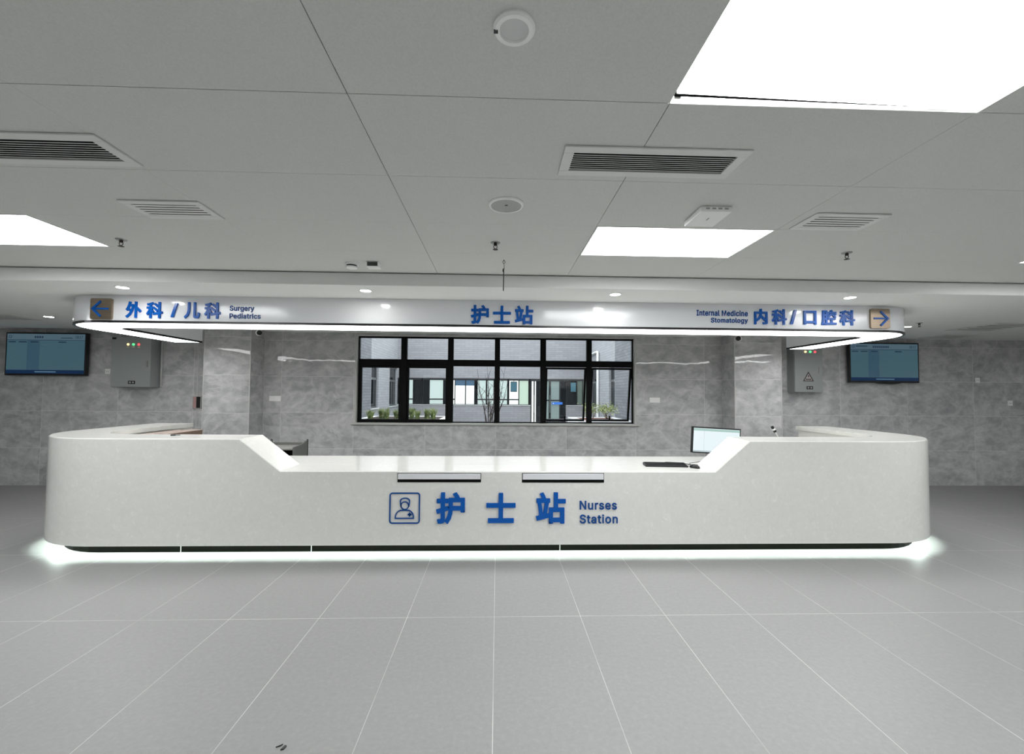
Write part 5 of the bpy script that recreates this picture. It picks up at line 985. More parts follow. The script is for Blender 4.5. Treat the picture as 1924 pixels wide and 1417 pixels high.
# emblem: nurse in a rounded square
mb = MB()
lx0, lz0, lx1, lz1 = -1.013, .308, -.725, .600
yp, dp_ = YFc, .010
sw = .0115
u = lambda px, py: (lx0 + (px - 122) / 1130 * (lx1 - lx0), lz1 - (py - 135) / 1125 * (lz1 - lz0))
h = sw / 2
ribbon(mb, rrect(lx0 + h, lz0 + h, lx1 - h, lz1 - h, .022), sw, yp, dp_, True)
face = [u(690 + 140 * math.cos(t), 610 + 138 * math.sin(t)) for t in [2 * math.pi * i / 28 for i in range(28)]]
ribbon(mb, face, sw * .9, yp, dp_, True)
cap = [u(*p) for p in ((548, 640), (535, 540), (520, 430), (560, 370), (640, 342), (700, 338), (760, 345), (830, 375), (865, 430), (855, 540), (840, 640))]
ribbon(mb, cap, sw * .9, yp, dp_)
sh = [u(*p) for p in ((345, 1065), (350, 980), (385, 890), (445, 820), (520, 780), (690, 775), (850, 778), (925, 820), (985, 890), (1012, 980), (1015, 1065))]
ribbon(mb, sh, sw * .9, yp, dp_, True)
cx_, cz_ = u(872, 930)
for a, b in ((.007, .0185), (.0185, .007)):
    mb.box(cx_ - a, cx_ + a, yp - dp_, yp + .001, cz_ - b, cz_ + b)
mb.build('nurse_emblem', M_NAVY, cnt)['label'] = 'dark blue nurse emblem in a rounded square'
for ch, bb in (('护', (-.571, .309, -.3, .602)), ('士', (-.097, .315, .182, .597)), ('站', (.377, .307, .662, .602))):
    glyph(ch, bb, YFc, .018, .034).build('lettering', M_BLUE, cnt)['label'] = 'large raised blue character ' + ch
for ch, bb in (('Nurses', (.798, .437, 1.157, .521)), ('Station', (.798, .306, 1.166, .391))):
    glyph(ch, bb, YFc, .010, .016).build('lettering', M_NAVY, cnt)['label'] = 'small dark blue word ' + ch

# ================================================================== CANOPY
can = thing('signage_canopy', (.05, 5.2, LZ), 'glossy white curved canopy with blue lettering and a lit underside above the counter', 'canopy')
CD = (-4.745, 4.835, 4.6, 6.48, .6)
ZB = 2.252
usweep(MB(), CD, [(0, 0, ZB + .02, 0), (0, 0, LZ - .001, 0), (.43, .40, LZ - .001, 0), (.43, .40, ZB + .02, 0)], (-2, 0, 2)).build('fascia', M_FASCIA, can, smooth=True)
mb = usweep(MB(), CD, [(-.003, -.003, ZB, 0), (-.003, -.003, ZB + .022, 0), (.03, .03, ZB + .022, 0), (.022, .022, ZB, 0)], (0,))
usweep(mb, CD, [(.412, .382, ZB, 0), (.405, .375, ZB + .022, 0), (.433, .403, ZB + .022, 0), (.433, .403, ZB, 0)], (0,))
mb.box(-4.745, -4.345, 6.468, 6.485, ZB, ZB + .022).box(4.435, 4.835, 6.468, 6.485, ZB, ZB + .022)
mb.build('trim', M_TRIM, can)
usweep(MB(), CD, [(.022, .022, ZB + .003, 0), (.022, .022, ZB + .019, 0), (.412, .382, ZB + .019, 0), (.412, .382, ZB + .003, 0)], (0,)).build('light_strip', M_STRIP, can)['label'] = 'bright white lit underside'
YC = 4.6
for x0, z0, x1, z1, sgn in ((-4.214, 2.282, -3.998, 2.498, -1), (4.085, 2.290, 4.301, 2.506, 1)):
    pl = MB().prism_xz(rrect(x0, z0, x1, z1, .016), YC - .022, YC + .02).build('arrow_plaque', M_BRONZE, can)
    pl['label'] = 'brushed bronze plaque with a blue arrow'
    mb = MB()
    cx_, cz_ = (x0 + x1) / 2, (z0 + z1) / 2
    tip = cx_ + sgn * .08
    ribbon(mb, [(cx_ - sgn * .078, cz_), (tip - sgn * .012, cz_)], .018, YC - .022, .008)
    ribbon(mb, [(cx_ + sgn * .0, cz_ + .078), (tip, cz_), (cx_ + sgn * .0, cz_ - .078)], .020, YC - .022, .008)
    mb.build('arrow', M_BLUE, pl)
TXT = [
    ('left', M_BLUE, .014, .030, [('外', (-3.865, 2.301, -3.71, 2.473)), ('科', (-3.656, 2.301, -3.493, 2.471)), ('/', (-3.408, 2.313, -3.341, 2.462), .04),
                                  ('儿', (-3.273, 2.303, -3.115, 2.473)), ('科', (-3.066, 2.303, -2.905, 2.474))]),
    ('left_en', M_NAVY, .006, .016, [('Surgery', (-2.813, 2.376, -2.563, 2.445)), ('Pediatrics', (-2.813, 2.308, -2.494, 2.364))]),
    ('mid', M_BLUE, .014, .032, [('护', (-.292, 2.286, -.1, 2.487)), ('士', (-.056, 2.290, .137, 2.483)), ('站', (.177, 2.285, .376, 2.486))]),
    ('right_en', M_NAVY, .006, .016, [('Internal', (2.154, 2.405, 2.408, 2.468)), ('Medicine', (2.433, 2.405, 2.721, 2.468)), ('Stomatology', (2.312, 2.318, 2.72, 2.386))]),
    ('right', M_BLUE, .014, .030, [('内', (2.789, 2.318, 2.937, 2.488)), ('科', (2.988, 2.318, 3.151, 2.488)), ('/', (3.19, 2.324, 3.264, 2.481), .04), ('口', (3.341, 2.323, 3.483, 2.475)),
                                   ('腔', (3.539, 2.319, 3.707, 2.488)), ('科', (3.746, 2.319, 3.916, 2.488))]),
]
for nm, m, d, b, items in TXT:
    for it in items:
        glyph(it[0], it[1], YC, d, .02 if 'en' in nm else .032).build('lettering', m, can)['label'] = 'raised dark blue words' if 'en' in nm else 'raised blue character ' + it[0]

# ================================================================== CEILING FITTINGS
plab = {(1, -1): 'large glowing ceiling panel with a loose far edge, nearest overhead light', (1, 2): 'glowing rectangular ceiling panel behind the white wireless access point',
        (-3, 2): 'glowing ceiling panel at the left edge, beside a sprinkler head', (4, 2): 'glowing ceiling panel of which only a tip shows at the right edge'}
for i, k in panels:
    x0, x1, y0, y1 = C0 + CP * i, C0 + CP * (i + 1), R0 + RP * k, R0 + RP * (k + 1)
    t = thing('ceiling_light_panel', ((x0 + x1) / 2, (y0 + y1) / 2, CZ), plab.get((i, k), 'rectangular glowing ceiling panel out of the picture, in the same grid'), 'ceiling light', 'rectangular ceiling light panels')
    MB().box(x0 + .003, x1 - .003, y0 + .003, y1 - .003, CZ + .05, CZ + .07).build('housing', M_WHITE, t)
    if (i, k) == (1, -1):
        # the diffuser has slipped: a black wedge and a glowing strip stand in for the gap
        mb = MB()
        z = CZ + .006
        a, b, c, d = (x0 + .008, y0 + .006), (x1 - .008, y0 + .006), (x1 - .008, y1 - .008), (x0 + .008, y1 - .046)
        mb.add([(*a, z), (*b, z), (*c, z), (*d, z), (*a, z + .012), (*b, z + .012), (*c, z + .012), (*d, z + .012)],
               [(0, 3, 2, 1), (4, 5, 6, 7), (0, 1, 5, 4), (1, 2, 6, 5), (2, 3, 7, 6), (3, 0, 4, 7)])
        mb.build('diffuser', M_PANEL, t)
        MB().add([(x0 + .004, y1 - .046, z + .0), (x1 - .09, y1 - .014, z + .0), (x1 - .09, y1 - .010, z + .0), (x0 + .004, y1 - .030, z + .0),
                  (x0 + .004, y1 - .046, z + .03), (x1 - .09, y1 - .014, z + .03), (x1 - .09, y1 - .010, z + .03), (x0 + .004, y1 - .030, z + .03)],
                 [(0, 3, 2, 1), (4, 5, 6, 7), (0, 1, 5, 4), (1, 2, 6, 5), (2, 3, 7, 6), (3, 0, 4, 7)]).build('frame', M_DARK, t)  # black wedge painted in for the shaded gap, not a frame member
        MB().add([(x0 + .006, y1 - .030, z + .016), (x1 - .05, y1 - .006, z + .016), (x1 - .05, y1 - .003, z + .016), (x0 + .006, y1 - .003, z + .016),
                  (x0 + .006, y1 - .030, z + .022), (x1 - .05, y1 - .006, z + .022), (x1 - .05, y1 - .003, z + .022), (x0 + .006, y1 - .003, z + .022)],
                 [(0, 3, 2, 1), (4, 5, 6, 7), (0, 1, 5, 4), (1, 2, 6, 5), (2, 3, 7, 6), (3, 0, 4, 7)]).build('leak_glow', M_PANEL, t)  # glowing strip added for the light leaking out of the housing
        MB().box(x0 + .006, x0 + .03, y1 - .03, y1 - .022, z - .004, z + .016).build('clip', M_STEEL, t)
    else:
        e = .012
        MB().box(x0 + .003, x1 - .003, y0 + .003, y0 + e, CZ - .002, CZ + .03).box(x0 + .003, x1 - .003, y1 - e, y1 - .003, CZ - .002, CZ + .03) \
            .box(x0 + .003, x0 + e, y0 + e, y1 - e, CZ - .002, CZ + .03).box(x1 - e, x1 - .003, y0 + e, y1 - e, CZ - .002, CZ + .03).build('frame', M_WHITE, t)
        MB().box(x0 + e, x1 - e, y0 + e, y1 - e, CZ + .002, CZ + .012).build('diffuser', M_PANEL, t)


def vent(name, x0, x1, y0, y1, fr, n, dark, zc, label, cat='vent', group=None):
    t = thing(name, ((x0 + x1) / 2, (y0 + y1) / 2, zc), label, cat, group)
    z0, z1 = zc - .010, zc - .001
    mb = MB()
    ix0, ix1, iy0, iy1 = x0 + fr, x1 - fr, y0 + fr, y1 - fr
    mb.box(x0, x1, y0, iy0, z0, z1).box(x0, x1, iy1, y1, z0, z1).box(x0, ix0, iy0, iy1, z0, z1).box(ix1, x1, iy0, iy1, z0, z1)
    mb.build('frame', M_VENT, t, bevel=.002)
    MB().box(ix0, ix1, iy0, iy1, zc - .0015, zc - .0005).build('backing', dark, t)  # flat dark sheet stands in for the shade inside the duct
    mb = MB()
    p = (iy1 - iy0) / n
    for j in range(n if not dark is M_DARK else n + 1):
        ya = iy0 + p * j
        if dark is M_DARK:
            if 0 < j < n:
                mb.box(ix0, ix1, ya - p * .12, ya + p * .12, z0 + .001, z0 + .0022)
        else:
            mb.prism_yz([(ya + p * .25, z0), (ya + p * .95, z0 + .001), (ya + p * .95, z0 + .003), (ya + p * .25, z0 + .002)], ix0, ix1)
    mb.build('louvre', M_VENT, t)
    return t


GV = 'long black-slotted return air vents'
GD = 'small louvred supply vents'
M_SHADE = mat('grey_vent_backing', (70, 70, 69), .8)
vent('ceiling_vent', .293, 1.150, 1.877, 2.130, .048, 9, M_DARK, CZ, 'long slotted black-and-white ceiling vent right of centre', group=GV)
vent('ceiling_vent', -2.612, -1.754, 1.887, 2.150, .048, 9, M_DARK, CZ, 'long slotted black-and-white ceiling vent cut off by the left edge', group=GV)
vent('ceiling_diffuser', -2.222, -1.760, 2.546, 2.800, .042, 5, M_SHADE, CZ, 'small white louvred vent on the left, near the left light panel', group=GD)
vent('ceiling_diffuser', 1.928, 2.394, 2.517, 2.775, .042, 5, M_SHADE, CZ, 'small white louvred vent on the right, beyond the lit panel', group=GD)
GL = 'vents in the low rear ceiling'
vent('ceiling_grille', 7.18, 7.76, 6.66, 7.12, .03, 6, M_SHADE, LZ, 'flat grey vent in the low ceiling against the rear wall, above the right screen', group=GL)
vent('ceiling_grille', 6.72, 7.36, 5.55, 6.25, .03, 5, M_SHADE, LZ, 'flat grey vent in the low ceiling near the right edge', group=GL)
vent('ceiling_grille', -7.2, -6.5, 5.95, 6.35, .03, 5, M_SHADE, LZ, 'flat grey vent in the low ceiling over the left wall screen', group=GL)

t = thing('round_ceiling_light', (.041, 1.27, CZ), 'unlit round recessed downlight nearest overhead, with a small dark indicator', 'ceiling light')
MB().lathe((.041, 1.27, CZ), [(.064, 0), (.064, -.006), (.058, -.012), (.045, -.012), (.042, -.004)], 40).build('ring', M_WHITEPL, t, smooth=True)
MB().lathe((.041, 1.27, CZ), [(.043, -.002), (.043, -.006), (.03, -.0065)], 40).build('lens', mat('milky_lens', (205, 207, 205), .4), t)
MB().box(-.021, -.008, 1.267, 1.279, CZ - .0135, CZ - .01).build('indicator', M_BLACK, t)
t = thing('ceiling_speaker', (.041, 2.503, CZ), 'round grey-centred ceiling speaker in the middle of the tiled ceiling', 'speaker')
MB().lathe((.041, 2.503, CZ), [(.104, 0), (.104, -.006), (.098, -.012), (.09, -.012), (.088, -.004)], 44).build('ring', M_WHITEPL, t, smooth=True)
MB().lathe((.041, 2.503, CZ), [(.089, -.002), (.089, -.007), (.05, -.009)], 44).build('grille', M_DIMPL, t, smooth=True)
MB().box(.035, .05, 2.49, 2.497, CZ - .011, CZ - .008).build('badge', M_BLACK, t)

t = thing('wireless_access_point', (1.28, 2.58, CZ), 'white square wireless access point on the ceiling before the lit panel', 'access point')
MB().prism_xz(rrect(1.185, CZ - .036, 1.37, CZ - .001, .006, 3), 2.46, 2.69).build('casing', M_WHITEPL, t, bevel=.004)
mb = MB()
for j in range(4):
    mb.box(1.215 + j * .037, 1.237 + j * .037, 2.4585, 2.462, CZ - .02, CZ - .011)
mb.build('port', M_DIMPL, t)
MB().box(1.272, 1.278, 2.55, 2.58, CZ - .038, CZ - .035).build('logo_mark', M_BOXGREY, t)


def sprinkler(x, y, z, label):
    t = thing('sprinkler', (x, y, z), label, 'sprinkler', 'ceiling sprinklers')
    MB().lathe((x, y, z), [(.036, 0), (.032, -.006), (.014, -.008)], 20).build('escutcheon', M_STEEL, t, smooth=True)
    mb = MB().lathe((x, y, z), [(.012, -.006), (.012, -.022), (.006, -.024)], 14)
    mb.tube([(x - .011, y, z - .02), (x - .014, y, z - .034), (x, y, z - .05)], .0028, 6)
    mb.tube([(x + .011, y, z - .02), (x + .014, y, z - .034), (x, y, z - .05)], .0028, 6)
    mb.build('body', mat('dark_brass', (66, 62, 58), .4, .8), t)
    MB().lathe((x, y, z), [(.019, -.050), (.019, -.053), (.004, -.056)], 16).build('deflector', mat('dark_brass', (66, 62, 58), .4, .8), t)


sprinkler(-2.778, 3.237, CZ, 'small metal sprinkler head beside the left light panel')
sprinkler(-.025, 3.154, CZ, 'small metal sprinkler head at centre, above the hanging rod')
sprinkler(2.702, 3.231, CZ, 'small metal sprinkler head on the right, beyond the louvred vent')
sprinkler(5.705, 5.64, LZ, 'small metal sprinkler head in the low ceiling right of the canopy')
t = thing('smoke_detector', (-1.268, 3.74, CZ), 'white domed smoke detector by the ceiling step', 'detector')
MB().lathe((-1.268, 3.74, CZ), [(.056, 0), (.056, -.014), (.05, -.018)], 28).build('base', M_WHITEPL, t, smooth=True)
MB().lathe((-1.268, 3.74, CZ), [(.044, -.018), (.044, -.03)], 28).build('vent_ring', M_BLACK, t)
MB().lathe((-1.268, 3.74, CZ), [(.05, -.03), (.046, -.042), (.02, -.05)], 28).build('cap', M_WHITEPL, t, smooth=True)
t = thing('motion_sensor', (-1.07, 3.71, CZ), 'small square grey-faced sensor box beside the smoke detector', 'sensor')
MB().box(-1.125, -1.02, 3.67, 3.76, CZ - .045, CZ).build('casing', M_WHITEPL, t, bevel=.004)
MB().box(-1.115, -1.03, 3.666, 3.671, CZ - .038, CZ - .006).build('face', M_SHADE, t)
t = thing('hanging_hook', (.044, 3.559, CZ), 'thin metal hook rod hanging from the ceiling above the canopy lettering', 'hook')
M_HOOK = mat('hook_metal', (96, 96, 94), .35, .9)
ring = [(.044 + .010 * math.cos(a), 3.559, CZ - .02 + .010 * math.sin(a)) for a in [2 * math.pi * i / 16 for i in range(17)]]
MB().tube([(.044, 3.559, CZ), (.044, 3.559, CZ - .011)], .003, 6).tube(ring, .0025, 6).build('eye', M_HOOK, t)
MB().tube([(.044, 3.559, CZ - .029), (.046, 3.559, CZ - .08), (.044, 3.559, CZ - .09)], .0022, 6).tube([(.041, 3.559, CZ - .075), (.036, 3.559, CZ - .088), (.037, 3.559, CZ - .1), (.042, 3.559, CZ - .104)], .004, 6) \
    .tube([(.043, 3.559, CZ - .085), (.041, 3.559, CZ - .262)], .0042, 6).build('rod', M_HOOK, t)

dl = [(-3.618, 4.25, 'left of the canopy, over the blue left-hand lettering'), (-1.295, 4.231, 'second from the left along the canopy front'), (1.162, 4.228, 'third from the left along the canopy front'),
      (3.546, 4.212, 'over the right-hand canopy lettering'), (-6.099, 6.044, 'in the low ceiling above the left wall screen'), (5.846, 5.96, 'in the low ceiling just past the right canopy end')]
first = None
for x, y, ph in dl:
    if first is None:
        t = first = thing('downlight', (x, y, LZ), '', 'ceiling light', 'small round downlights')
        MB().lathe((x, y, LZ), [(.062, 0), (.060, -.005), (.05, -.005), (.048, -.001)], 28).build('rim', M_WHITEPL, t, smooth=True)
        MB().lathe((x, y, LZ), [(.048, -.001), (.048, -.003)], 28).build('lens', M_DOWN, t)
    else:
        t = copy_tree(first)
        t.location = (x, y, LZ)
    t['label'] = 'small bright round downlight ' + ph

# ================================================================== BACK WALL FITTINGS
M_SCR = mat('screen_teal', (10, 14, 16), .06, emit=(72, 106, 118), estr=.56)
M_SCRH = mat('screen_header', (10, 14, 16), .06, emit=(92, 120, 134), estr=.5)
M_SCRC = mat('screen_column', (10, 14, 18), .06, emit=(62, 96, 116), estr=.52)
M_SCRF = mat('screen_footer', (6, 10, 18), .06, emit=(4, 40, 78), estr=.6)
M_SCRT = mat('screen_text', (6, 10, 14), .06, emit=(34, 54, 76), estr=.6)
M_SCRL = mat('screen_pale_text', (10, 14, 18), .06, emit=(110, 150, 170), estr=.6)


def tv(x0, x1, z0, z1, right, label):
    y = 7.2
    t = thing('wall_screen', ((x0 + x1) / 2, y + .05, z0), label, 'screen', 'wall information screens')
    b = .022
    MB().box(x0, x1, y, y + .06, z0, z1).build('casing', M_BLACK, t, bevel=.004)
    MB().box(x0 + .3, x1 - .3, y + .06, YW, z0 + .15, z1 - .15).build('wall_bracket', M_BLACK, t)
    sx0, sx1, sz0, sz1 = x0 + b, x1 - b, z0 + b + .01, z1 - b
    scr = MB().box(sx0, sx1, y - .002, y + .002, sz0, sz1).build('display', M_SCR, t)
    W, H = sx1 - sx0, sz1 - sz0
    fx = lambda a: sx0 + a * W
    fz = lambda a: sz1 - a * H
    MB().box(sx0, sx1, y - .0028, y - .002, fz(.15), fz(0)).build('header_band', M_SCRH, scr)
    MB().box(fx(.26), fx(.42), y - .0028, y - .002, fz(.905), fz(.16)).build('column_band', M_SCRC, scr)
    MB().box(sx0, sx1, y - .0028, y - .002, fz(1), fz(.91)).build('footer_band', M_SCRF, scr)
    mb = MB().box(sx0, sx1, y - .0036, y - .002, fz(.162), fz(.15))
    for a, c, zz, hh in ((.02, .11, .19, .03), (.15, .25, .19, .03), (.30, .40, .19, .03), (.66, .76, .19, .03)):
        mb.box(fx(a), fx(c), y - .0036, y - .002, fz(zz + hh), fz(zz))
    ribbon(mb, [(fx(.04) + .02 * math.cos(q), fz(.075) + .02 * math.sin(q)) for q in [2 * math.pi * i / 20 for i in range(20)]], .008, y - .002, .0016, True)
    if right:
        for a in range(8):
            mb.box(fx(.33 + a * .031), fx(.353 + a * .031), y - .0036, y - .002, fz(.105), fz(.055))
        mb.box(fx(.08), fx(.25), y - .0036, y - .002, fz(.075), fz(.05))
    else:
        for a in range(4):
            mb.box(fx(.35 + a * .03), fx(.373 + a * .03), y - .0036, y - .002, fz(.105), fz(.055))
        mb.box(fx(.69), fx(.84), y - .0036, y - .002, fz(.11), fz(.09))
    g = glyph('18:17', (fx(.875), fz(.11), fx(.975), fz(.04)), y - .002, .0016, .02)
    mb.add(g.v, g.f)
    mb.build('screen_writing', M_SCRT, scr)
    MB().box(fx(.37), fx(.64), y - .0036, y - .002, fz(.965), fz(.945)).build('footer_writing', M_SCRL, scr)
    if right:
        MB().prism_xz([(fx(.36), z0), (fx(.46), z0 - .018), (fx(.62), z0 - .026), (fx(.72), z0 - .012), (fx(.76), z0)][::-1], y + .005, y + .05).build('speaker_bump', M_BLACK, t)


tv(-7.917, -6.66, 1.773, 2.468, False, 'black-framed wall screen with blue-green display at left')
tv(6.03, 7.262, 1.773, 2.462, True, 'black-framed wall screen with blue-green display at right, partly behind the canopy')


def dist_box(x0, x1, z0, z1, right, label):
    y0 = 7.115
    t = thing('electrical_cabinet', ((x0 + x1) / 2, YW - .08, z0), label, 'electrical cabinet', 'grey electrical wall cabinets')
    MB().box(x0, x1, y0 + .014, YW - .001, z0, z1).build('body', M_BOXGREY, t, bevel=.003)
    dr = MB().box(x0 + .004, x1 - .004, y0, y0 + .012, z0 + .004, z1 - .004).build('door', M_BOXGREY, t, bevel=.003)
    xl = x0 + (.26 if not right else .19)
    names = (('indicator_lamp', (255, 214, 150)), ('indicator_lamp', (80, 220, 130)), ('indicator_lamp', (245, 70, 80)))
    for j, (nm, c) in enumerate(names):
        xx = xl + (.083 if not right else .083) * j
        l = MB().lathe((xx, y0 - .012, 2.283), [(.008, 0), (.017, .003), (.019, .012)], 16, 'y').build(nm, mat('lamp_%d' % j, c, .3, emit=c, estr=1.6), dr, smooth=True)
        if not right:
            MB().box(xx - .022, xx + .022, y0 - .002, y0, 2.232, 2.247).build('lamp_tag', mat('pale_tag', (214, 214, 196), .5), dr)
    MB().prism_xz(rrect(x1 - .07, 1.92, x1 - .045, 2.03, .01, 4), y0 - .007, y0).build('lock', M_STEEL, dr)
    cx_ = x0 + (.335 if not right else .255)
    mb = MB().box(cx_ - .055, cx_ + .055, y0 - .002, y0, 1.648, 1.700)
    mb.cur = 1
    for q in (-.024, .024):
        mb.lathe((cx_ + q, y0 - .0035, 1.674), [(.014, 0), (.014, .003)], 12, 'y')
    mb.build('name_plate', [M_BLACK, M_DIMPL], dr)
    MB().box(x0 + .012, x0 + .07, y0 - .006, y0, z1 - .042, z1 - .012).build('hinge', M_BLACK, dr)
    if right:
        a = (cx_ - .02, 1.935)
        tri = [(a[0] - .082, 1.79), (a[0] + .082, 1.79), (a[0], 1.935)]
        mb = MB().prism_xz([(a[0] - .075, 1.794), (a[0] + .075, 1.794), (a[0], 1.926)], y0 - .0015, y0)
        mb.cur = 1
        ribbon(mb, tri, .012, y0 - .001, .0025, True)
        mb.prism_xz([(a[0] + .012, 1.905), (a[0] - .014, 1.865), (a[0] - .001, 1.866), (a[0] - .008, 1.838), (a[0] + .016, 1.876), (a[0] + .004, 1.876)][::-1], y0 - .003, y0 - .001)
        for q in range(4):
            mb.box(a[0] - .046 + q * .024, a[0] - .028 + q * .024, y0 - .003, y0 - .001, 1.808, 1.826)
        mb.build('warning_triangle', [mat('warning_field', (176, 168, 168), .5), mat('warning_black', (40, 26, 28), .5)], dr)
    return t


dist_box(-6.19, -5.565, 1.597, 2.405, False, 'grey steel electrical cabinet on the left wall with three coloured lamps')
dist_box(5.005, 5.49, 1.597, 2.42, True, 'grey steel electrical cabinet on the right wall with a warning triangle')
cp = MB().tube([(-5.535, YW - .014, 1.6), (-5.535, YW - .014, LZ)], .012, 10).box(-5.55, -5.52, YW - .026, YW, 1.64, 1.655).box(-5.55, -5.52, YW - .026, YW, 2.1, 2.115)
tag(cp.build('conduit_pipe', M_EDGE, None, smooth=True, origin=(-5.535, YW - .014, 1.6)), 'thin pale conduit running up beside the left grey cabinet', 'pipe')


def plate(name, x, z, wd, ht, label, gangs=1, holes=False, group='white wall plates'):
    t = thing(name, (x, YW, z), label, 'socket' if holes else 'switch', group)
    MB().box(x - wd / 2, x + wd / 2, YW - .009, YW, z - ht / 2, z + ht / 2).build('plate', M_WHITEPL, t, bevel=.003)
    g = wd / gangs
    for k in range(gangs):
        xx = x - wd / 2 + g * (k + .5)
        if holes:
            for dx in (-.014, .014):
                MB().box(xx + dx - .003, xx + dx + .003, YW - .0095, YW - .008, z - .008, z + .008).build('socket_slot', M_BLACK, t)
        else:
            MB().box(xx - g / 2 + .005, xx + g / 2 - .005, YW - .012, YW - .009, z - ht / 2 + .006, z + ht / 2 - .006).build('rocker', M_WHITEPL, t, bevel=.002)


plate('wall_socket', -6.398, 1.854, .086, .086, 'white socket plate between the left screen and the grey cabinet', holes=True)
plate('light_switch', -3.689, 1.427, .19, .09, 'white double light switch beside the left pillar', 2)
plate('light_switch', 2.685, 1.445, .18, .09, 'white light switch on the wall right of the window', 2)
plate('wall_socket', 8.419, 1.834, .078, .086, 'white socket plate right of the right-hand screen, the upper one', holes=True)
plate('wall_socket', 9.0, 1.435, .085, .090, 'white socket plate at the far right edge of the wall, the lower one', holes=True)
t = thing('wall_call_panel', (-4.955, YW, 1.25), 'small pink-and-black call panel on the wall left of the left pillar', 'panel')
cx_, cz_ = -4.945, 1.357
MB().box(cx_ - .07, cx_ + .07, YW - .02, YW, cz_ - .105, cz_ + .105).build('frame', M_DIMPL, t, bevel=.003)
MB().box(cx_ - .058, cx_ - .006, YW - .022, YW - .02, cz_ - .092, cz_ + .092).build('pink_face', mat('dusty_pink', (176, 140, 138), .5), t)
MB().box(cx_ - .006, cx_ + .058, YW - .022, YW - .02, cz_ - .092, cz_ + .092).build('black_face', M_BLACK, t)


def cctv(x, y, z, side, label):
    t = thing('security_camera', (x, y, LZ), label, 'security camera', 'dome security cameras')
    MB().lathe((x, y, LZ), [(.045, 0), (.045, -.02), (.022, -.024), (.022, -.07)], 24).build('mount', M_WHITEPL, t, smooth=True)
    mb = MB().lathe((x - side * .016, y - .005, LZ - .102), [(.004, .045), (.030, .038), (.044, .018), (.047, 0), (.044, -.018), (.030, -.038), (.004, -.045)], 24)
    mb.build('ball_housing', M_WHITEPL, t, smooth=True)
    MB().lathe((x + side * .012, y - .062, LZ - .106), [(.008, -.006), (.026, -.004), (.036, .006), (.038, .03)], 20, 'y').build('lens', M_BLACK, t, smooth=True)


cctv(-3.632, 6.7, 2.47, 1, 'white ball security camera with a black lens beside the left pillar')
cctv(3.795, 6.7, 2.47, -1, 'white ball security camera with a black lens by the right pillar')

# ================================================================== THINGS ON AND BEHIND THE COUNTER
# monitor
mx, my, mz = 2.485, 4.86, 1.026
t = thing('computer_monitor', (mx, my, .8), 'black-rimmed computer monitor with a pale screen behind the right slope', 'monitor')
rr = math.radians(3.0)


def spin(mbx):
    out = []
    for x, y, z in mbx.v:
        dx, dz = x - mx, z - mz
        out.append((mx + dx * math.cos(rr) + dz * math.sin(rr), y, mz - dx * math.sin(rr) + dz * math.cos(rr)))
    mbx.v = out
    return mbx


hw, hh = .279, .148
spin(MB().box(mx - hw, mx + hw, my - .018, my + .02, mz - hh, mz + hh)).build('casing', M_BLACK, t, bevel=.004)
scr = spin(MB().box(mx - hw + .014, mx + hw - .014, my - .020, my - .017, mz - hh + .014, mz + hh - .014)).build('display', mat('monitor_white', (20, 20, 20), .2, emit=(226, 238, 242), estr=.92), t)
spin(MB().box(mx - hw + .014, mx + hw - .014, my - .0212, my - .02, mz + hh - .044, mz + hh - .018)).build('toolbar', mat('monitor_green', (20, 20, 20), .2, emit=(176, 208, 200), estr=.8), scr)
spin(MB().box(mx - .144, mx - .142, my - .0212, my - .02, mz - hh + .03, mz + hh - .046).box(mx - hw + .014, mx + hw - .014, my - .0212, my - .02, mz - hh + .014, mz - hh + .03)).build('sidebar_line', mat('monitor_grey', (20, 20, 20), .2, emit=(190, 206, 212), estr=.8), scr)
MB().box(mx - .03, mx + .03, my + .02, my + .045, .81, mz).build('stand', M_BLACK, t)
MB().lathe((mx, my + .03, .8), [(.11, 0), (.11, .008), (.03, .014)], 28).build('base', M_BLACK, t, smooth=True)

# keyboard
kx, ky, ang = 1.757, 4.49, math.radians(-6)


def rot(mbx, cx0, cy0, an):
    mbx.v = [(cx0 + (x - cx0) * math.cos(an) - (y - cy0) * math.sin(an), cy0 + (x - cx0) * math.sin(an) + (y - cy0) * math.cos(an), z) for x, y, z in mbx.v]
    return mbx


t = thing('keyboard', (kx, ky, .8), 'black computer keyboard lying on the lowered counter', 'keyboard')
rot(MB().prism_yz([(ky - .07, .8), (ky + .07, .8), (ky + .07, .828), (ky + .05, .829), (ky - .068, .814)], kx - .215, kx + .215), kx, ky, ang).build('case', M_BLACK, t, bevel=.004)
mb = MB()
for r_ in range(5):
    for c_ in range(20):
        x = kx - .205 + c_ * .0206
        y = ky - .058 + r_ * .0225
        z = .8155 + r_ * .0028
        mb.box(x + .001, x + .0185, y + .001, y + .019, z - .004, z + .006)
rot(mb, kx, ky, ang).build('keys', mat('key_black', (34, 34, 36), .45), t)
M_CABLE = mat('cable_grey', (70, 68, 68), .5)
mb = MB().tube([(kx + .06, ky + .06, .815), (kx + .04, ky + .16, .804), (kx + .1, ky + .24, .804), (kx + .22, ky + .2, .804), (kx + .33, ky + .05, .804), (kx + .47, ky + .09, .804), (kx + .62, ky + .3, .804), (mx - .02, my + .06, .815)], .0032, 6)
mb.build('cable', M_CABLE, t)
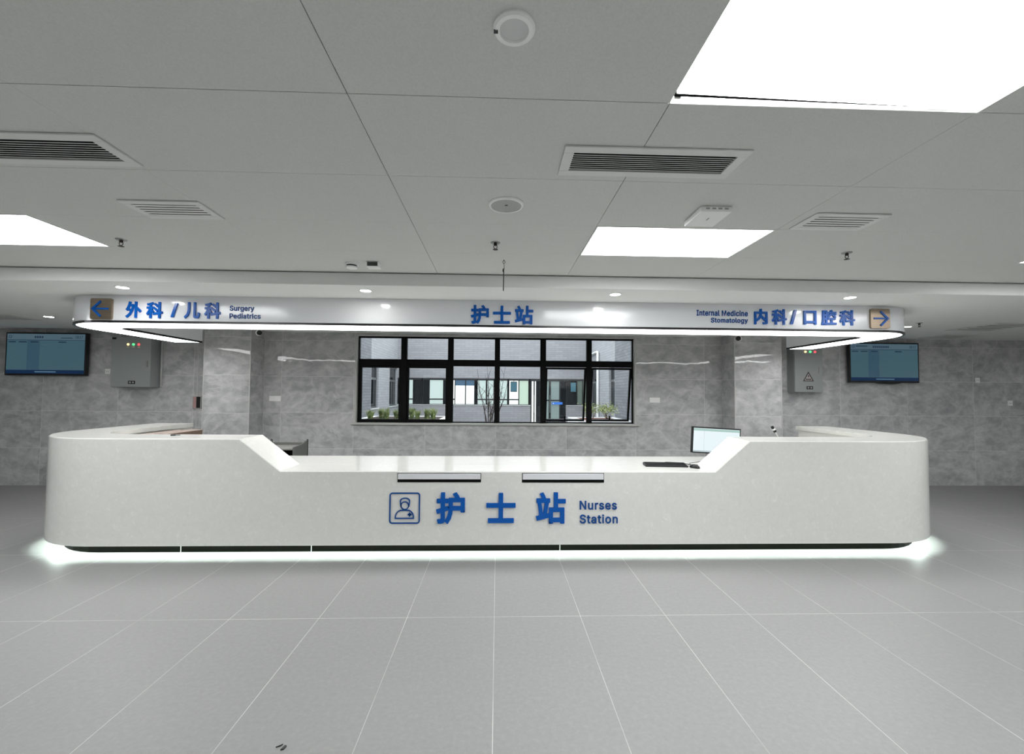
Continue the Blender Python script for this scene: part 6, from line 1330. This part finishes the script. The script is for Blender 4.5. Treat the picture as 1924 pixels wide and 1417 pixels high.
# mouse
t = thing('computer_mouse', (2.018, 4.375, .8), 'small black computer mouse right of the keyboard', 'mouse')
mb = MB()
n = 16
prof = [(1.0, 0), (1.03, .010), (.92, .022), (.66, .032), (.28, .037), (.02, .038)]
vs, fs = [], []
for r_, h in prof:
    for i in range(n):
        a = 2 * math.pi * i / n
        vs.append((2.018 + .031 * r_ * math.cos(a), 4.375 + .056 * r_ * math.sin(a), .8 + h))
for j in range(len(prof) - 1):
    for i in range(n):
        fs.append((j * n + i, j * n + (i + 1) % n, (j + 1) * n + (i + 1) % n, (j + 1) * n + i))
fs.append(tuple(reversed(range(n))))
fs.append(tuple(range((len(prof) - 1) * n, len(prof) * n)))
mb.add(vs, fs)
rot(mb, 2.018, 4.375, .5).build('shell', M_BLACK, t, smooth=True)
rot(MB().lathe((2.018, 4.405, .829), [(.004, -.006), (.006, 0), (.004, .006)], 10), 2.018, 4.375, .5).build('wheel', M_DIMPL, t)
MB().tube([(1.995, 4.425, .81), (1.95, 4.47, .804), (1.97, 4.53, .804), (2.06, 4.55, .804), (2.09, 4.66, .804), (2.2, 4.72, .804), (2.42, 4.9, .808)], .0026, 6).build('cable', M_CABLE, t)
# microphone
t = thing('desk_microphone', (3.40, 4.9, .8), 'slim gooseneck desk microphone leaning over the right-hand counter top', 'microphone')
MB().box(3.34, 3.46, 4.84, 4.98, .8, .835).build('base', M_BLACK, t, bevel=.006)
MB().tube([(3.40, 4.9, .835), (3.375, 4.9, .88), (3.30, 4.9, .975), (3.239, 4.9, 1.068), (3.203, 4.9, 1.13)], .0062, 8).build('gooseneck', mat('pale_chrome', (226, 226, 222), .3, .3), t, smooth=True)
MB().tube([(3.206, 4.9, 1.124), (3.193, 4.9, 1.146)], .017, 12).tube([(3.182, 4.9, 1.163), (3.168, 4.9, 1.186)], .016, 12).build('capsule', M_BLACK, t)
MB().tube([(3.193, 4.9, 1.146), (3.182, 4.9, 1.163)], .0175, 12).build('light_ring', M_WHITEPL, t)
# carton
M_CARD = mat('brown_card', (112, 95, 82), .85)
M_CARDT = mat('pale_card', (160, 146, 136), .85)
bx0, bx1, by0, by1, bz0, bz1 = -4.16, -3.868, 5.20, 5.83, .8, 1.035
t = thing('cardboard_box', ((bx0 + bx1) / 2, (by0 + by1) / 2, .8), 'brown cardboard box with loose flaps inside the left counter arm', 'box')
th = .005
MB().box(bx0, bx1, by0, by0 + th, bz0, bz1).box(bx0, bx1, by1 - th, by1, bz0, bz1).box(bx0, bx0 + th, by0 + th, by1 - th, bz0, bz1).box(bx1 - th, bx1, by0 + th, by1 - th, bz0, bz1) \
    .box(bx0 + th, bx1 - th, by0 + th, by1 - th, bz0, bz0 + th).build('walls', M_CARD, t)


def flap(pts):
    d = Vector((0, 0, -.004))
    vs = [Vector(p) for p in pts]
    return MB().add([*vs, *[v + d for v in vs]], [(0, 1, 2, 3), (7, 6, 5, 4), (0, 4, 5, 1), (1, 5, 6, 2), (2, 6, 7, 3), (3, 7, 4, 0)])


flap([(bx1, by0, bz1 + .004), (bx1, by1, bz1 + .004), (bx1 - .14, by1 - .01, bz1 + .012), (bx1 - .14, by0 + .01, bz1 + .012)]).build('flap', M_CARDT, t)
flap([(bx0, by0, bz1 + .004), (bx0, by1, bz1 + .004), (bx0 + .10, by1, bz1 - .03), (bx0 + .10, by0, bz1 - .03)]).build('flap', M_CARDT, t)
flap([(bx0, by0, bz1 + .002), (bx1, by0, bz1 + .002), (bx1 - .03, by0 - .09, bz1 - .03), (bx0 + .03, by0 - .09, bz1 - .03)]).build('flap', mat('red_brown_card', (116, 78, 72), .85), t)
t = MB().tube([(-3.245, 4.425, 1.106), (-3.215, 4.45, 1.106)], .0065, 8).tube([(-3.215, 4.45, 1.106), (-3.185, 4.475, 1.104)], .003, 8)
tag(t.build('small_pen', M_BLACK, None, origin=(-3.22, 4.45, 1.1)), 'tiny black pen lying on the left raised counter top', 'pen')

# bedside cabinet behind the counter
M_CAB = mat('grey_cabinet', (96, 97, 93), .45)
M_CABL = mat('grey_cabinet_top', (140, 140, 136), .4)
qx0, qx1, qy0, qy1 = -2.93, -2.46, 5.36, 5.74
t = thing('bedside_cabinet', ((qx0 + qx1) / 2, (qy0 + qy1) / 2, 0), 'grey bedside cabinet with raised rear corners and dark open front, behind the left slope', 'cabinet')
sidep = [(qy0, .06), (qy1, .06), (qy1, .918), (qy1 - .04, .915), (qy1 - .12, .892), (qy1 - .24, .878), (qy0, .872)]
for x0, x1 in ((qx0, qx0 + .022), (qx1 - .022, qx1)):
    MB().prism_yz(sidep, x0, x1).build('side_panel', M_CAB, t, bevel=.003)
MB().box(qx0 + .022, qx1 - .022, qy0, qy1 - .02, .835, .858).build('top', M_CABL, t, bevel=.003)
MB().box(qx0 + .022, qx1 - .022, qy1 - .02, qy1, .1, .888).build('back', M_CAB, t)
MB().box(qx0 + .022, qx1 - .022, qy0 + .01, qy1 - .02, .1, .12).box(qx0 + .022, qx1 - .022, qy0 + .012, qy1 - .02, .45, .47).build('shelf', M_CAB, t)
MB().box(qx0 + .022, qx1 - .022, qy0 + .15, qy1 - .02, .47, .835).build('shade_filler', M_DARK, t)  # solid block coloured near black for the shade within the open front
for x in (qx0 + .011, qx1 - .011):
    for y in (qy0 + .03, qy1 - .03):
        MB().lathe((x, y, 0), [(.022, .0), (.022, .06)], 12).build('leg', M_BLACK, t)
for x in (qx0 + .006, qx1 - .006):
    MB().box(x - .008, x + .008, qy1 - .012, qy1 + .004, .06, .928).build('post', M_BLACK, t)

# scraps on the floor
for nm, pts, lab in (('floor_scrap', [(-.952, 1.972), (-.936, 1.978), (-.928, 1.988), (-.94, 1.980)], 'tiny flat black scrap on the floor, the left one of two'),
                     ('floor_scrap', [(-.925, 1.958), (-.912, 1.960), (-.908, 1.978), (-.917, 1.982)], 'tiny black scrap on the floor, the right one of two')):
    vs = [(x, y, .0005) for x, y in pts] + [(x, y, .005) for x, y in pts]
    o = MB().add(vs, [(3, 2, 1, 0), (4, 5, 6, 7), (0, 1, 5, 4), (1, 2, 6, 5), (2, 3, 7, 6), (3, 0, 4, 7)]).build(nm, M_BLACK, None, origin=(pts[0][0], pts[0][1], 0))
    tag(o, lab, 'scrap', 'black scraps on the floor')
